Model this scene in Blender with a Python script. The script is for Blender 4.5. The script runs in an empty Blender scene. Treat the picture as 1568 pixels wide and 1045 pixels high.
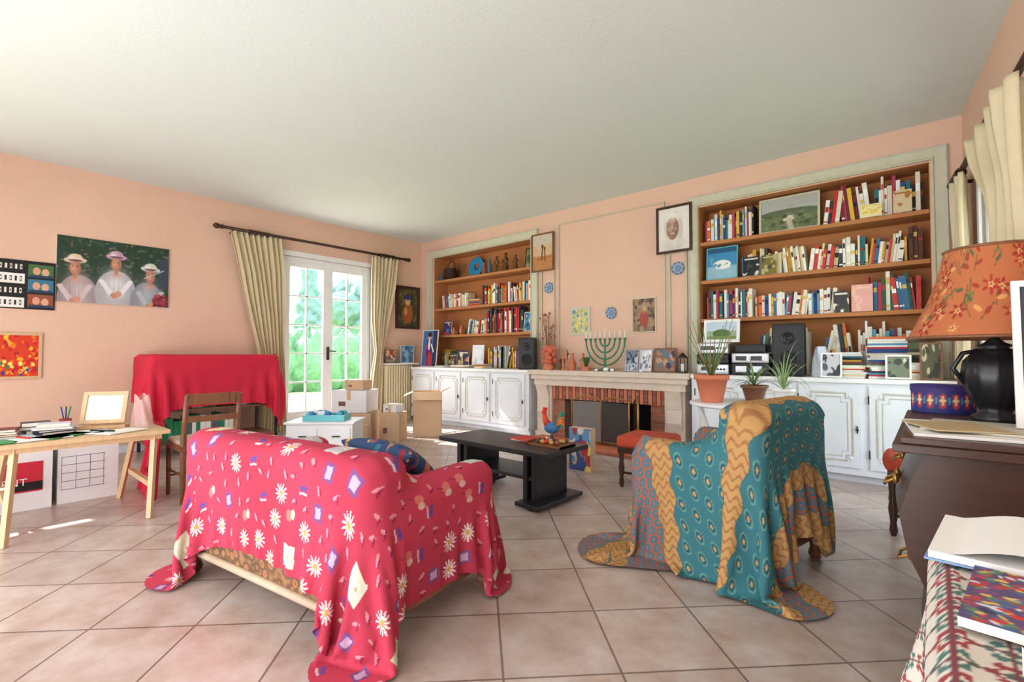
import bpy, bmesh, math, random
import numpy as np
from mathutils import Vector, Matrix, Euler
random.seed(7); rng=np.random.default_rng(7)
sc=bpy.context.scene
sc.view_settings.view_transform='Standard'
pi=math.pi
def lin(c):
    o=[]
    for v in c[:3]:
        v=v/255.0
        o.append(v/12.92 if v<=0.04045 else ((v+0.055)/1.055)**2.4)
    return tuple(o)
# ---------------------------------------------------------------- materials
def mat(name,c,rough=0.6,var=0.10,scale=8,bump=0.0,bscale=60,metal=0.0,spec=0.4,stretch=None,alpha=None,trans=0):
    m=bpy.data.materials.new(name);m.use_nodes=True
    nt=m.node_tree;N=nt.nodes;L=nt.links;b=N['Principled BSDF']
    c=lin(c)
    b.inputs['Roughness'].default_value=rough;b.inputs['Metallic'].default_value=metal
    b.inputs['Specular IOR Level'].default_value=spec
    if trans: b.inputs['Transmission Weight'].default_value=trans
    tc=N.new('ShaderNodeTexCoord');mp=N.new('ShaderNodeMapping');L.new(tc.outputs['Object'],mp.inputs[0])
    if stretch: mp.inputs['Scale'].default_value=stretch
    no=N.new('ShaderNodeTexNoise');no.inputs['Scale'].default_value=scale;no.inputs['Detail'].default_value=5
    L.new(mp.outputs[0],no.inputs['Vector'])
    mx=N.new('ShaderNodeMix');mx.data_type='RGBA'
    mx.inputs[6].default_value=(*[v*(1-var) for v in c],1);mx.inputs[7].default_value=(*[min(1,v*(1+var)) for v in c],1)
    L.new(no.outputs['Fac'],mx.inputs[0]);L.new(mx.outputs[2],b.inputs['Base Color'])
    if bump:
        n2=N.new('ShaderNodeTexNoise');n2.inputs['Scale'].default_value=bscale;n2.inputs['Detail'].default_value=4
        L.new(mp.outputs[0],n2.inputs['Vector'])
        bp=N.new('ShaderNodeBump');bp.inputs['Strength'].default_value=bump;bp.inputs['Distance'].default_value=0.01
        L.new(n2.outputs['Fac'],bp.inputs['Height']);L.new(bp.outputs[0],b.inputs['Normal'])
    return m
def vmat(name,rough=0.6,bump=0.0,bscale=400,spec=0.3,trans=0):
    m=bpy.data.materials.new(name);m.use_nodes=True
    nt=m.node_tree;N=nt.nodes;L=nt.links;b=N['Principled BSDF']
    a=N.new('ShaderNodeAttribute');a.attribute_name='Col'
    L.new(a.outputs['Color'],b.inputs['Base Color']);b.inputs['Roughness'].default_value=rough
    b.inputs['Specular IOR Level'].default_value=spec
    if bump:
        tc=N.new('ShaderNodeTexCoord');n2=N.new('ShaderNodeTexNoise');n2.inputs['Scale'].default_value=bscale
        L.new(tc.outputs['Object'],n2.inputs['Vector'])
        bp=N.new('ShaderNodeBump');bp.inputs['Strength'].default_value=bump;bp.inputs['Distance'].default_value=0.003
        L.new(n2.outputs['Fac'],bp.inputs['Height']);L.new(bp.outputs[0],b.inputs['Normal'])
    return m
VC=vmat('painted_colour',0.55); VCLOTH=vmat('woven_cloth',0.85,0.5,500,0.15); VPIC=vmat('print_surface',0.45); VBOOK=vmat('book_covers',0.5)
WOOD_D=mat('dark_wood',(66,42,32),0.35,0.35,6,stretch=(1,1,8));WOOD_B=mat('brown_wood',(124,80,54),0.4,0.3,8,stretch=(6,1,1))
PINE=mat('pine_wood',(210,176,136),0.5,0.2,7,stretch=(1,6,1));BLACK=mat('black_lacquer',(30,30,33),0.3,0.3,10);BLKP=mat('black_plastic',(26,30,36),0.45,0.2,10)
WHITE=mat('white_paint',(235,236,236),0.5,0.05,6);WPL=mat('white_plastic',(232,234,238),0.4,0.04)
CABM=mat('distressed_white_paint',(226,231,238),0.5,0.08,5,0.1,40);CABE=mat('worn_cabinet_edge',(206,204,194),0.55,0.2,14);RAIL=mat('bleached_rail_wood',(186,164,140),0.5,0.2,10)
STONE=mat('limestone',(214,200,184),0.7,0.14,9,0.4,50);COUNTER=mat('white_counter',(238,240,240),0.35,0.04)
OCHRE=mat('ochre_plaster',(186,124,76),0.75,0.16,3,0.2,30);MOLD=mat('sage_cream_moulding',(202,200,176),0.55,0.15,12)
CREAMC=mat('cream_curtain_cloth',(218,204,170),0.85,0.10,10,0.2,200)
CARD=mat('cardboard',(206,174,142),0.8,0.1,6);CARDW=mat('white_cardboard',(232,232,236),0.7,0.04)
RED=mat('red_cloth',(206,32,62),0.75,0.12,4,0.15,300);REDU=mat('red_upholstery',(190,76,54),0.85,0.15,30,0.3,200)
BRONZE=mat('bronze',(112,84,52),0.4,0.3,20,metal=0.6);TERRA=mat('terracotta',(206,120,88),0.7,0.12,10);GOLD=mat('brass',(170,130,70),0.35,0.2,metal=0.8)
LEAF=mat('leaf_green',(100,136,76),0.5,0.3,12);LEAFD=mat('dark_green',(52,92,48),0.55,0.3,8);STEM=mat('dry_stem',(150,120,86),0.7,0.2)
SILV=mat('brushed_metal',(176,180,186),0.3,0.1,metal=0.7);IRON=mat('dark_iron',(60,56,54),0.5,0.2,metal=0.4)
PAPER=mat('paper',(238,238,236),0.8,0.03);TURQ=mat('turquoise_plastic',(100,190,200),0.3,0.1);MESH=mat('spark_guard_mesh',(112,108,104),0.6,0.2,40)
MENO=mat('green_patina',(62,128,96),0.4,0.3,15,metal=0.3);SOOT=mat('fireback_soot',(40,38,38),0.9,0.3,10)
WALLM=mat('salmon_plaster',(226,189,167),0.8,0.08,1.2,0.25,90);CEILM=mat('white_ceiling_plaster',(218,226,223),0.85,0.03,1.5,0.12,40)
def brickmat():
    m=bpy.data.materials.new('red_brick');m.use_nodes=True;N=m.node_tree.nodes;L=m.node_tree.links;b=N['Principled BSDF']
    tc=N.new('ShaderNodeTexCoord');mp=N.new('ShaderNodeMapping');mp.inputs['Rotation'].default_value=(pi/2,0,0);L.new(tc.outputs['Object'],mp.inputs[0])
    br=N.new('ShaderNodeTexBrick');br.inputs['Scale'].default_value=1;br.inputs['Brick Width'].default_value=0.2;br.inputs['Row Height'].default_value=0.045
    br.inputs['Mortar Size'].default_value=0.006;br.inputs['Color1'].default_value=(*lin((182,106,80)),1);br.inputs['Color2'].default_value=(*lin((140,78,60)),1);br.inputs['Mortar'].default_value=(*lin((120,110,102)),1)
    L.new(mp.outputs[0],br.inputs['Vector']);L.new(br.outputs['Color'],b.inputs['Base Color']);b.inputs['Roughness'].default_value=0.85
    return m
BRICK=brickmat()
def tilemat():
    m=bpy.data.materials.new('diagonal_stone_tiles');m.use_nodes=True;N=m.node_tree.nodes;L=m.node_tree.links;b=N['Principled BSDF']
    tc=N.new('ShaderNodeTexCoord');mp=N.new('ShaderNodeMapping');mp.vector_type='POINT';mp.inputs['Rotation'].default_value=(0,0,-pi/4)
    mp.inputs['Location'].default_value=(0.124,0.1,0);L.new(tc.outputs['Object'],mp.inputs[0])
    br=N.new('ShaderNodeTexBrick');br.offset=0;br.inputs['Scale'].default_value=1;br.inputs['Brick Width'].default_value=0.41;br.inputs['Row Height'].default_value=0.41
    br.inputs['Mortar Size'].default_value=0.005;br.inputs['Mortar Smooth'].default_value=0.3
    br.inputs['Color1'].default_value=(*lin((214,201,194)),1);br.inputs['Color2'].default_value=(*lin((202,190,184)),1);br.inputs['Mortar'].default_value=(*lin((136,122,116)),1)
    L.new(mp.outputs[0],br.inputs['Vector'])
    no=N.new('ShaderNodeTexNoise');no.inputs['Scale'].default_value=5;no.inputs['Detail'].default_value=6;no.inputs['Roughness'].default_value=0.65;L.new(tc.outputs['Object'],no.inputs['Vector'])
    cr=N.new('ShaderNodeValToRGB');cr.color_ramp.elements[0].color=(*lin((202,178,164)),1);cr.color_ramp.elements[0].position=0.3;cr.color_ramp.elements[1].color=(*lin((250,250,252)),1);cr.color_ramp.elements[1].position=0.72
    L.new(no.outputs['Fac'],cr.inputs[0])
    mx=N.new('ShaderNodeMix');mx.data_type='RGBA';mx.blend_type='MULTIPLY';mx.inputs[0].default_value=0.9
    L.new(br.outputs['Color'],mx.inputs[6]);L.new(cr.outputs[0],mx.inputs[7]);L.new(mx.outputs[2],b.inputs['Base Color'])
    b.inputs['Roughness'].default_value=0.3
    bp=N.new('ShaderNodeBump');bp.inputs['Strength'].default_value=0.4;bp.inputs['Distance'].default_value=0.004;bp.invert=True
    L.new(br.outputs['Fac'],bp.inputs['Height']);L.new(bp.outputs[0],b.inputs['Normal'])
    return m
TILE=tilemat()
# ---------------------------------------------------------------- builder
class B:
    def __init__(s,name,M=None):
        s.n=name;s.V=[];s.C=[];s.F=[];s.fm=[];s.fs=[];s.mats=[];s.nv=0;s.M=M or Matrix()
    def add(s,verts,faces,m,col=(1,1,1),smooth=False):
        v=np.asarray(verts,dtype=float).reshape(-1,3)
        A=np.array(s.M);v=v@A[:3,:3].T+A[:3,3]
        c=np.asarray(col,dtype=float)
        if c.ndim==1: c=np.tile(c,(len(v),1))
        if m not in s.mats: s.mats.append(m)
        mi=s.mats.index(m)
        s.V.append(v);s.C.append(c)
        for f in faces: s.F.append([i+s.nv for i in f])
        s.fm+= [mi]*len(faces);s.fs+=[smooth]*len(faces);s.nv+=len(v)
    def box(s,x0,x1,y0,y1,z0,z1,m,col=(1,1,1)):
        v=[(x0,y0,z0),(x1,y0,z0),(x1,y1,z0),(x0,y1,z0),(x0,y0,z1),(x1,y0,z1),(x1,y1,z1),(x0,y1,z1)]
        s.add(v,[(0,3,2,1),(4,5,6,7),(0,1,5,4),(1,2,6,5),(2,3,7,6),(3,0,4,7)],m,col)
    def cbox(s,c,h,m,rot=0,tilt=None,col=(1,1,1)):
        old=s.M;R=Matrix.Rotation(rot,4,'Z')
        if tilt: R=R@Matrix.Rotation(tilt[1],4,tilt[0])
        s.M=old@Matrix.Translation(c)@R;s.box(-h[0],h[0],-h[1],h[1],-h[2],h[2],m,col);s.M=old
    def rbox(s,c,h,r,m,n=7,col=(1,1,1),rot=0,puff=0,tilt=None):
        old=s.M;R=Matrix.Rotation(rot,4,'Z')
        if tilt: R=R@Matrix.Rotation(tilt[1],4,tilt[0])
        s.M=old@Matrix.Translation(c)@R
        for ax in range(3):
            for sg in (-1,1):
                o=[i for i in range(3) if i!=ax]
                def ts(hh):
                    e=r*np.array([1-math.cos(k) for k in np.linspace(0,pi/2,4)])
                    return np.concatenate([-hh+e,np.linspace(-hh+r,hh-r,n)[1:-1],(hh-e)[::-1]])
                tu=ts(h[o[0]]);tw=ts(h[o[1]]);U,W=np.meshgrid(tu,tw,indexing='ij');p=np.zeros(U.shape+(3,))
                p[...,o[0]]=U;p[...,o[1]]=W;p[...,ax]=sg*h[ax]
                inner=np.maximum(np.array(h)-r,0)
                q=np.clip(p,-inner,inner);d=p-q;ln=np.linalg.norm(d,axis=-1,keepdims=True);ln[ln==0]=1
                p2=q+d/ln*r
                if puff: p2[...,ax]+=sg*puff*(1-(U/h[o[0]])**2)*(1-(W/h[o[1]])**2)
                a,c_=U.shape;idx=np.arange(a*c_).reshape(a,c_);F=[]
                for i in range(a-1):
                    for j in range(c_-1):
                        f=(idx[i,j],idx[i+1,j],idx[i+1,j+1],idx[i,j+1]);
                        flip=(sg<0)^(ax==1);F.append(f[::-1] if flip else f)
                s.add(p2,F,m,col,True)
        s.M=old
    def surf(s,P,m,col=(1,1,1),smooth=True,wrap=False,keep=None):
        nu,nv=P.shape[:2];idx=np.arange(nu*nv).reshape(nu,nv)
        if wrap: idx=np.vstack([idx,idx[:1]])
        a=idx[:-1,:-1].ravel();b=idx[1:,:-1].ravel();c=idx[1:,1:].ravel();d=idx[:-1,1:].ravel()
        F=np.stack([a,b,c,d],1);P2=P.reshape(-1,3)
        cc=np.asarray(col);
        if cc.ndim==3: cc=cc.reshape(-1,3)
        if keep is not None:
            kk=keep.ravel();F=F[kk[F].all(1)];used=np.zeros(len(P2),bool);used[F.ravel()]=True
            mp=np.cumsum(used)-1;F=mp[F];P2=P2[used];cc=cc[used] if cc.ndim==2 else cc
        s.add(P2,F.tolist(),m,cc,smooth)
    def lathe(s,prof,c,m,seg=24,col=(1,1,1),cap=True,M=None,smooth=True,sx=1,sy=1):
        a=np.arange(seg)*2*pi/seg;pr=np.array(prof,float)
        P=np.zeros((seg,len(pr),3));P[...,0]=np.cos(a)[:,None]*pr[:,0]*sx;P[...,1]=np.sin(a)[:,None]*pr[:,0]*sy;P[...,2]=pr[:,1]
        old=s.M;s.M=old@Matrix.Translation(c)@(M or Matrix());s.surf(P,m,col,smooth,True)
        if cap:
            for k,rv in ((0,True),(-1,False)):
                if pr[k,0]>1e-4:
                    s.add(P[:,k],[list(range(seg))[::-1] if rv else list(range(seg))],m,col if np.ndim(col)==1 else (1,1,1))
        s.M=old
    def ball(s,c,r,m,seg=14,col=(1,1,1),M=None):
        if not hasattr(r,'__len__'): r=(r,r,r)
        t=np.linspace(-pi/2,pi/2,seg//2+2)
        s.lathe([(max(math.cos(k),1e-5)*r[0],math.sin(k)*r[2]) for k in t],c,m,seg,col,False,M,sy=r[1]/r[0])
    def tube(s,pts,r,m,seg=8,col=(1,1,1),closed=False,cap=True):
        pts=[Vector(p) for p in pts];n=len(pts)
        rs=r if hasattr(r,'__len__') else [r]*n
        rings=[];up=None
        for i,p in enumerate(pts):
            if closed: t=(pts[(i+1)%n]-pts[i-1])
            else: t=pts[min(i+1,n-1)]-pts[max(i-1,0)]
            if t.length<1e-9: t=Vector((0,0,1))
            t.normalize()
            if up is None: up=t.orthogonal().normalized()
            up=(up-t*up.dot(t));
            if up.length<1e-6: up=t.orthogonal()
            up.normalize();w=t.cross(up)
            rings.append([p+(up*math.cos(a)+w*math.sin(a))*rs[i] for a in [2*pi*k/seg+pi/seg for k in range(seg)]])
        v=[q for rg in rings for q in rg];F=[]
        for i in range(n if closed else n-1):
            for k in range(seg):
                a=i*seg+k;b=i*seg+(k+1)%seg;j=(i+1)%n;F.append((a,b,j*seg+(k+1)%seg,j*seg+k))
        if cap and not closed: F.append(list(range(seg))[::-1]);F.append([(n-1)*seg+k for k in range(seg)])
        s.add(v,F,m,col,seg>4)
    def done(s,bev=0,solid=0):
        me=bpy.data.meshes.new(s.n);V=np.concatenate(s.V);Cc=np.concatenate(s.C)
        me.from_pydata(V.tolist(),[],s.F)
        for m in s.mats: me.materials.append(m)
        me.polygons.foreach_set('material_index',s.fm);me.polygons.foreach_set('use_smooth',s.fs)
        at=me.color_attributes.new('Col','FLOAT_COLOR','POINT');at.data.foreach_set('color',np.hstack([Cc,np.ones((len(Cc),1))]).astype(np.float32).ravel())
        me.update();o=bpy.data.objects.new(s.n,me);sc.collection.objects.link(o)
        c=Vector(((V[:,0].min()+V[:,0].max())/2,(V[:,1].min()+V[:,1].max())/2,V[:,2].min()))
        if s.n not in ('floor','ceiling') and not s.n.startswith('wall_') and BRICK not in s.mats:
            me.transform(Matrix.Translation(-c));o.location=c
        if solid:
            q=o.modifiers.new('s','SOLIDIFY');q.thickness=solid;q.offset=0
        if bev:
            q=o.modifiers.new('b','BEVEL');q.width=bev;q.segments=2;q.limit_method='ANGLE';q.angle_limit=0.7
        return o
# ---------------------------------------------------------------- canvas
class Cv:
    def __init__(s,X,Y,base):
        s.X=X;s.Y=Y;s.c=np.zeros(X.shape+(3,));s.c[:]=lin(base)
    def put(s,mk,c): s.c[mk]=lin(c)
    def rect(s,cx,cy,w,h,c,rot=0):
        dx=s.X-cx;dy=s.Y-cy;a=dx*math.cos(rot)+dy*math.sin(rot);b=-dx*math.sin(rot)+dy*math.cos(rot);s.put((abs(a)<w/2)&(abs(b)<h/2),c)
    def ell(s,cx,cy,rx,ry,c,rot=0):
        dx=s.X-cx;dy=s.Y-cy;a=dx*math.cos(rot)+dy*math.sin(rot);b=-dx*math.sin(rot)+dy*math.cos(rot);s.put((a/rx)**2+(b/ry)**2<1,c)
    def soft(s,cx,cy,rx,ry,c,k=1.0):
        d=((s.X-cx)/rx)**2+((s.Y-cy)/ry)**2;w=(k*np.exp(-d*1.5))[...,None];s.c=s.c*(1-w)+np.array(lin(c))*w
    def line(s,x0,y0,x1,y1,w,c):
        dx,dy=x1-x0,y1-y0;l2=dx*dx+dy*dy;t=np.clip(((s.X-x0)*dx+(s.Y-y0)*dy)/l2,0,1);s.put(np.hypot(s.X-x0-t*dx,s.Y-y0-t*dy)<w/2,c)
    def daisy(s,cx,cy,r,c,cc,n=10,ph=0):
        dx=s.X-cx;dy=s.Y-cy;R=np.hypot(dx,dy);a=np.arctan2(dy,dx)+ph;s.put(R<r*(0.62+0.38*np.cos(n*a)),c);s.put(R<r*0.28,cc)
    def blur(s,n=1):
        for _ in range(n):
            c=np.pad(s.c,((1,1),(1,1),(0,0)),'edge');s.c=(c[:-2,1:-1]+c[2:,1:-1]+c[1:-1,:-2]+c[1:-1,2:]+2*c[1:-1,1:-1])/6
    def noise(s,amt=0.12,k=6):
        f=np.zeros(s.X.shape)
        for i in range(k):
            a,b,p=rng.uniform(-40,40),rng.uniform(-40,40),rng.uniform(0,6);f+=np.sin(a*s.X+b*s.Y+p)
        s.c=np.clip(s.c*(1+amt*(f/k)[...,None]),0,1)
    def blobs(s,n,cols,r0,r1,x0=0,x1=1,y0=0,y1=1):
        for i in range(n):
            s.ell(random.uniform(x0,x1),random.uniform(y0,y1),random.uniform(r0,r1),random.uniform(r0,r1),random.choice(cols),random.uniform(0,3))
def canvas(base,asp=1.0,res=110):
    nx=int(res*max(1,asp)**.5);ny=max(20,int(nx/asp));X,Y=np.meshgrid(np.linspace(0,1,nx),np.linspace(0,1,ny),indexing='ij')
    return Cv(X,Y,base)
def picture(name,o,ux,uz,cv,fw=0.02,fm=None,d=0.02,n=None,b=None):
    o=Vector(o);ux=Vector(ux);uz=Vector(uz);n=(n and Vector(n)) or ux.cross(uz).normalized();n.normalize()
    own=b is None
    if own: b=B(name)
    W=ux.length;H=uz.length;ex=ux.normalized();ez=uz.normalized()
    M=Matrix(((ex.x,-n.x,ez.x,o.x),(ex.y,-n.y,ez.y,o.y),(ex.z,-n.z,ez.z,o.z),(0,0,0,1)))
    old=b.M;b.M=old@M
    m=fm or PAPER
    if fm:
        b.box(0,W,-d,0,0,fw,fm);b.box(0,W,-d,0,H-fw,H,fm);b.box(0,fw,-d,0,fw,H-fw,fm);b.box(W-fw,W,-d,0,fw,H-fw,fm)
        b.box(fw,W-fw,-d*.5,-0.001,fw,H-fw,m)
        yy=-d*.5-0.001;P=np.zeros(cv.X.shape+(3,));P[...,0]=fw+cv.X*(W-2*fw);P[...,2]=fw+cv.Y*(H-2*fw)
    else:
        b.box(0,W,-d,0,0,H,m);yy=-d-0.001;P=np.zeros(cv.X.shape+(3,));P[...,0]=cv.X*W;P[...,2]=cv.Y*H
    P[...,1]=yy;b.surf(P,VPIC,cv.c,False);b.M=old
    if own: return b.done()
# ---------------------------------------------------------------- cloth
def cloth(x0,x1,y0,y1,z0,sp,boxes,steps=220,iters=8,seed=1,bend=0.15,zf=0.012,tuck=None):
    nx=int((x1-x0)/sp)+1;ny=int((y1-y0)/sp)+1;r=np.random.default_rng(seed)
    P=np.zeros((nx,ny,3));P[...,0]=np.linspace(x0,x1,nx)[:,None];P[...,1]=np.linspace(y0,y1,ny)[None];P[...,2]=z0
    sx=(x1-x0)/(nx-1);sy=(y1-y0)/(ny-1);P[...,2]+=r.normal(0,0.003,(nx,ny));U=P.copy()
    V=np.zeros_like(P);dt=1/95;dg=math.hypot(sx,sy)
    G=np.full((nx,ny),9.8)
    if tuck is not None:
        for a0,a1,b0,b1,f in tuck: G[(U[...,0]>a0)&(U[...,0]<a1)&(U[...,1]>b0)&(U[...,1]<b1)]*=f
    def con(A,Bv,rest,k):
        d=Bv-A;L=np.sqrt((d*d).sum(-1))+1e-9;c=(k*.5*(L-rest)/L)[...,None]*d;A+=c;Bv-=c
    def coll():
        hit=np.zeros((nx,ny),bool)
        for c,h,rr in boxes:
            c=np.array(c);h=np.array(h);p=P-c;q=np.abs(p)-(h-rr)
            m=(q<rr+0.02).all(-1)
            if not m.any(): continue
            qq=q[m];pp=p[m];mq=np.maximum(qq,0);ln=np.linalg.norm(mq,axis=-1);ins=np.minimum(qq.max(-1),0)
            dist=ln+ins-rr;w=dist<0.008
            qp=qq.copy();qp[:,2]+=np.where(pp[:,2]>0,0.06,-9)
            g=np.where(ln[:,None]>1e-6,mq/(ln[:,None]+1e-9),(qp==qp.max(-1,keepdims=True)).astype(float))*np.sign(pp)
            push=np.where(ln>1e-6,0.008-dist,0.008+rr-(qq*np.abs(g)).sum(-1))
            P[m]=pp+g*np.where(w,push,0)[:,None]+c
            hh=np.zeros((nx,ny),bool);hh[m]=w;hit|=hh
        fl=P[...,2]<zf;P[...,2]=np.maximum(P[...,2],zf);return hit|fl
    for st in range(steps):
        V*=0.985;V[...,2]-=G*dt;Q=P.copy();P+=V*dt
        for it in range(iters):
            con(P[0:-1:2],P[1::2],sx,1);con(P[1:-1:2],P[2::2],sx,1)
            con(P[:,0:-1:2],P[:,1::2],sy,1);con(P[:,1:-1:2],P[:,2::2],sy,1)
            con(P[0:-1:2,:-1],P[1::2,1:],dg,.12);con(P[1:-1:2,:-1],P[2::2,1:],dg,.12)
            con(P[0:-1:2,1:],P[1::2,:-1],dg,.12);con(P[1:-1:2,1:],P[2::2,:-1],dg,.12)
            for ax,sv in ((0,sx),(1,sy)):
                a=P[:-2] if ax==0 else P[:,:-2];b=P[2:] if ax==0 else P[:,2:]
                d=b-a;L=np.sqrt((d*d).sum(-1))+1e-9;c=(bend*.25*np.minimum(L-2*sv,0)/L)[...,None]*d;a+=c;b-=c
            if it%4==3: coll()
        fric=.45 if st<steps*.35 else .93
        hit=coll();P[hit]=Q[hit]+(P[hit]-Q[hit])*(1-fric);coll()
        V=(P-Q)/dt;V[hit]*=.5;sp_=np.linalg.norm(V,axis=-1,keepdims=True);V*=np.minimum(1,2.8/(sp_+1e-9))
    return P,U
def up(P,f):
    def ax0(P):
        n=P.shape[0];t=np.linspace(0,n-1,(n-1)*f+1);i=np.minimum(t.astype(int),n-2);w=(t-i)[:,None,None]
        g=lambda k:P[np.clip(i+k,0,n-1)]
        p0,p1,p2,p3=g(-1),g(0),g(1),g(2)
        return .5*(2*p1+(p2-p0)*w+(2*p0-5*p1+4*p2-p3)*w*w+(3*p1-p0-3*p2+p3)*w**3)
    P=ax0(P);return ax0(P.transpose(1,0,2)).transpose(1,0,2)
def rcorner(X,Y,x0,x1,y0,y1,rs):
    """rounded-rectangle cut; rs = radii for corners (x0y0,x1y0,x0y1,x1y1)"""
    k=np.ones(X.shape,bool)
    for (cx,cy,sx,sy),r in zip(((x0,y0,1,1),(x1,y0,-1,1),(x0,y1,1,-1),(x1,y1,-1,-1)),rs):
        if r<=0: continue
        dx=(cx+sx*r-X)*sx;dy=(cy+sy*r-Y)*sy;k&=~((dx>0)&(dy>0)&(np.hypot(dx,dy)>r))
    return k
# ================================================================ CAMERA
cam=bpy.data.cameras.new('camera');co=bpy.data.objects.new('camera',cam);sc.collection.objects.link(co)
co.location=(6.90,-5.46,1.1);co.rotation_euler=(math.radians(91.63),0,math.radians(41));cam.lens=17.0;cam.clip_start=0.02;sc.camera=co
# ================================================================ ROOM
H=3.1;YB=-7.6
b=B('floor');b.box(-0.3,8.6,YB-.2,0.5,-0.12,0,TILE);b.done()
b=B('ceiling');b.box(-0.3,8.6,YB-.2,0.5,H,H+.15,CEILM);b.done()
b=B('wall_left')
b.box(-.25,0,-1.04,.45,0,H,WALLM);b.box(-.25,0,-2.46,-1.04,2.52,H,WALLM);b.box(-.25,0,-5.6,-2.46,0,H,WALLM);b.box(-.25,0,-7.0,-5.6,2.52,H,WALLM);b.box(-.25,0,YB-.2,-7.0,0,H,WALLM);b.done()
b=B('wall_back')
b.box(-.25,.35,0,.4,0,H,WALLM);b.box(.35,2.58,0,.4,2.80,H,WALLM);b.box(.35,2.58,0,.4,0,.86,WALLM);b.box(.35,2.58,.31,.4,.86,2.8,OCHRE)
b.box(2.58,4.94,0,.4,0.6,H,WALLM);b.box(2.58,3.2,0,.4,0,.6,WALLM);b.box(4.6,4.94,0,.4,0,.6,WALLM);b.box(3.2,4.6,.36,.4,0,.6,SOOT)
b.box(3.2,3.22,0.001,.36,0,.6,BRICK);b.box(4.58,4.6,0.001,.36,0,.6,BRICK)
b.box(4.94,6.91,0,.4,2.76,H,WALLM);b.box(4.94,6.91,0,.4,0,.86,WALLM);b.box(4.94,6.91,.31,.4,.86,2.76,OCHRE);b.box(6.91,7.5,0,.4,0,H,WALLM)
for x0,x1,zt in ((.35,2.58,2.80),(4.94,6.91,2.76)):
    b.box(x0,x0+.006,0.002,.31,.86,zt,OCHRE);b.box(x1-.006,x1,0.002,.31,.86,zt,OCHRE);b.box(x0,x1,0.002,.31,zt-.006,zt,OCHRE)
b.done()
b=B('wall_rear');b.box(-.25,8.6,YB-.2,YB,0,H,WALLM);b.done()
MR=Matrix(((.0976,.9952,0,7.12),(-.9952,.0976,0,0),(0,0,1,0),(0,0,0,1)))
b=B('wall_right',MR)
b.box(-.3,.66,0,.25,0,H,WALLM);b.box(.66,2.2,0,.25,2.36,H,WALLM);b.box(2.2,7.9,0,.25,0,H,WALLM);b.done()
def moldframe(b,x0,x1,z0,z1,w,d,m=MOLD):
    b.box(x0,x0+w,-d,-.001,z0,z1,m);b.box(x1-w,x1,-d,-.001,z0,z1,m);b.box(x0+w,x1-w,-d,-.001,z1-w,z1,m)
    e=0.012
    b.tube([(x0+e,-d,z0),(x0+e,-d,z1-e),(x1-e,-d,z1-e),(x1-e,-d,z0)],.012,CABE,6);b.tube([(x0+w-e,-d,z0),(x0+w-e,-d,z1-w+e),(x1-w+e,-d,z1-w+e),(x1-w+e,-d,z0)],.011,m,6)
b=B('trim_1');moldframe(b,.20,2.66,.90,2.91,.13,.03);b.done()
b=B('trim_2');moldframe(b,4.83,7.03,.90,2.88,.11,.03);b.done()
b=B('trim_3')
for x0,x1 in ((2.72,2.94),(3.02,4.54),(4.60,4.80)):
    b.tube([(x0,-.008,.93),(x0,-.008,2.90 if x1-x0>1 else 2.8),(x1,-.008,2.90 if x1-x0>1 else 2.8),(x1,-.008,.93)],.014,MOLD,6,closed=True)
b.done()
b=B('baseboard_left')
b.box(0.001,.02,-5.6,-2.6,0,.08,CABM);b.box(0.001,.02,-.9,-0.02,0,.08,CABM);b.done()
for nm,x0,x1,zs in (('bookcase_shelves',.358,2.572,(2.37,1.88,1.42)),('bookcase_shelves',4.948,6.902,(2.34,1.91,1.48))):
    b=B(nm)
    for z in zs: b.box(x0,x1,.005,.305,z-.022,z+.018,OCHRE)
    b.done(.004)
def cabinet(name,x0,x1,edges):
    b=B(name);Y=-.38
    b.box(x0,x1,Y,-0.001,.07,.855,CABM);b.box(x0+.02,x1-.02,Y+.05,-0.001,0,.07,CABM)
    b.box(x0,x1,Y-.03,-0.001,.857,.895,COUNTER);b.box(x0,x1,Y-.012,Y,.07,.11,CABM)
    for a,c in edges:
        b.box(a,c,Y-.02,Y-.001,.13,.83,CABM)
        m=.055;xa,xb,za,zb=a+m,c-m,.19,.77;k=.045
        pts=[(xa+k,za),(xb-k,za),(xb-k,za+k),(xb,za+k),(xb,zb-k),(xb-k,zb-k),(xb-k,zb),(xa+k,zb),(xa+k,zb-k),(xa,zb-k),(xa,za+k),(xa+k,za+k)]
        b.tube([(p[0],Y-.020,p[1]) for p in pts],.010,CABE,6,closed=True)
        g=.035;pts2=[(xa+k+g,za+g),(xb-k-g,za+g),(xb-k-g,za+k+g),(xb-g,za+k+g),(xb-g,zb-k-g),(xb-k-g,zb-k-g),(xb-k-g,zb-g),(xa+k+g,zb-g),(xa+k+g,zb-k-g),(xa+g,zb-k-g),(xa+g,za+k+g),(xa+k+g,za+k+g)]
        b.tube([(p[0],Y-.020,p[1]) for p in pts2],.006,CABE,6,closed=True)
        for zz in (.22,.68): b.tube([(a-.004,Y-.022,zz),(a-.004,Y-.022,zz+.07)],.006,IRON,6)
        for cx in (xa+.02,xb-.02):
            for cz in (za+.02,zb-.02): b.ball((cx,Y-.022,cz),(.014,.006,.014),CABM,8)
        b.tube([(c-.025,Y-.026,.43),(c-.025,Y-.03,.49)],.006,IRON,6);b.ball((c-.025,Y-.035,.46),.012,IRON,8)
    return b.done(.004)
cabinet('built_in_cabinet',.24,2.785,[(.28,.82),(.9,1.44),(1.52,2.06),(2.14,2.72)])
cabinet('built_in_cabinet',4.985,7.04,[(5.03,5.51),(5.56,5.92),(5.97,6.43),(6.49,6.97)])
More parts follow.
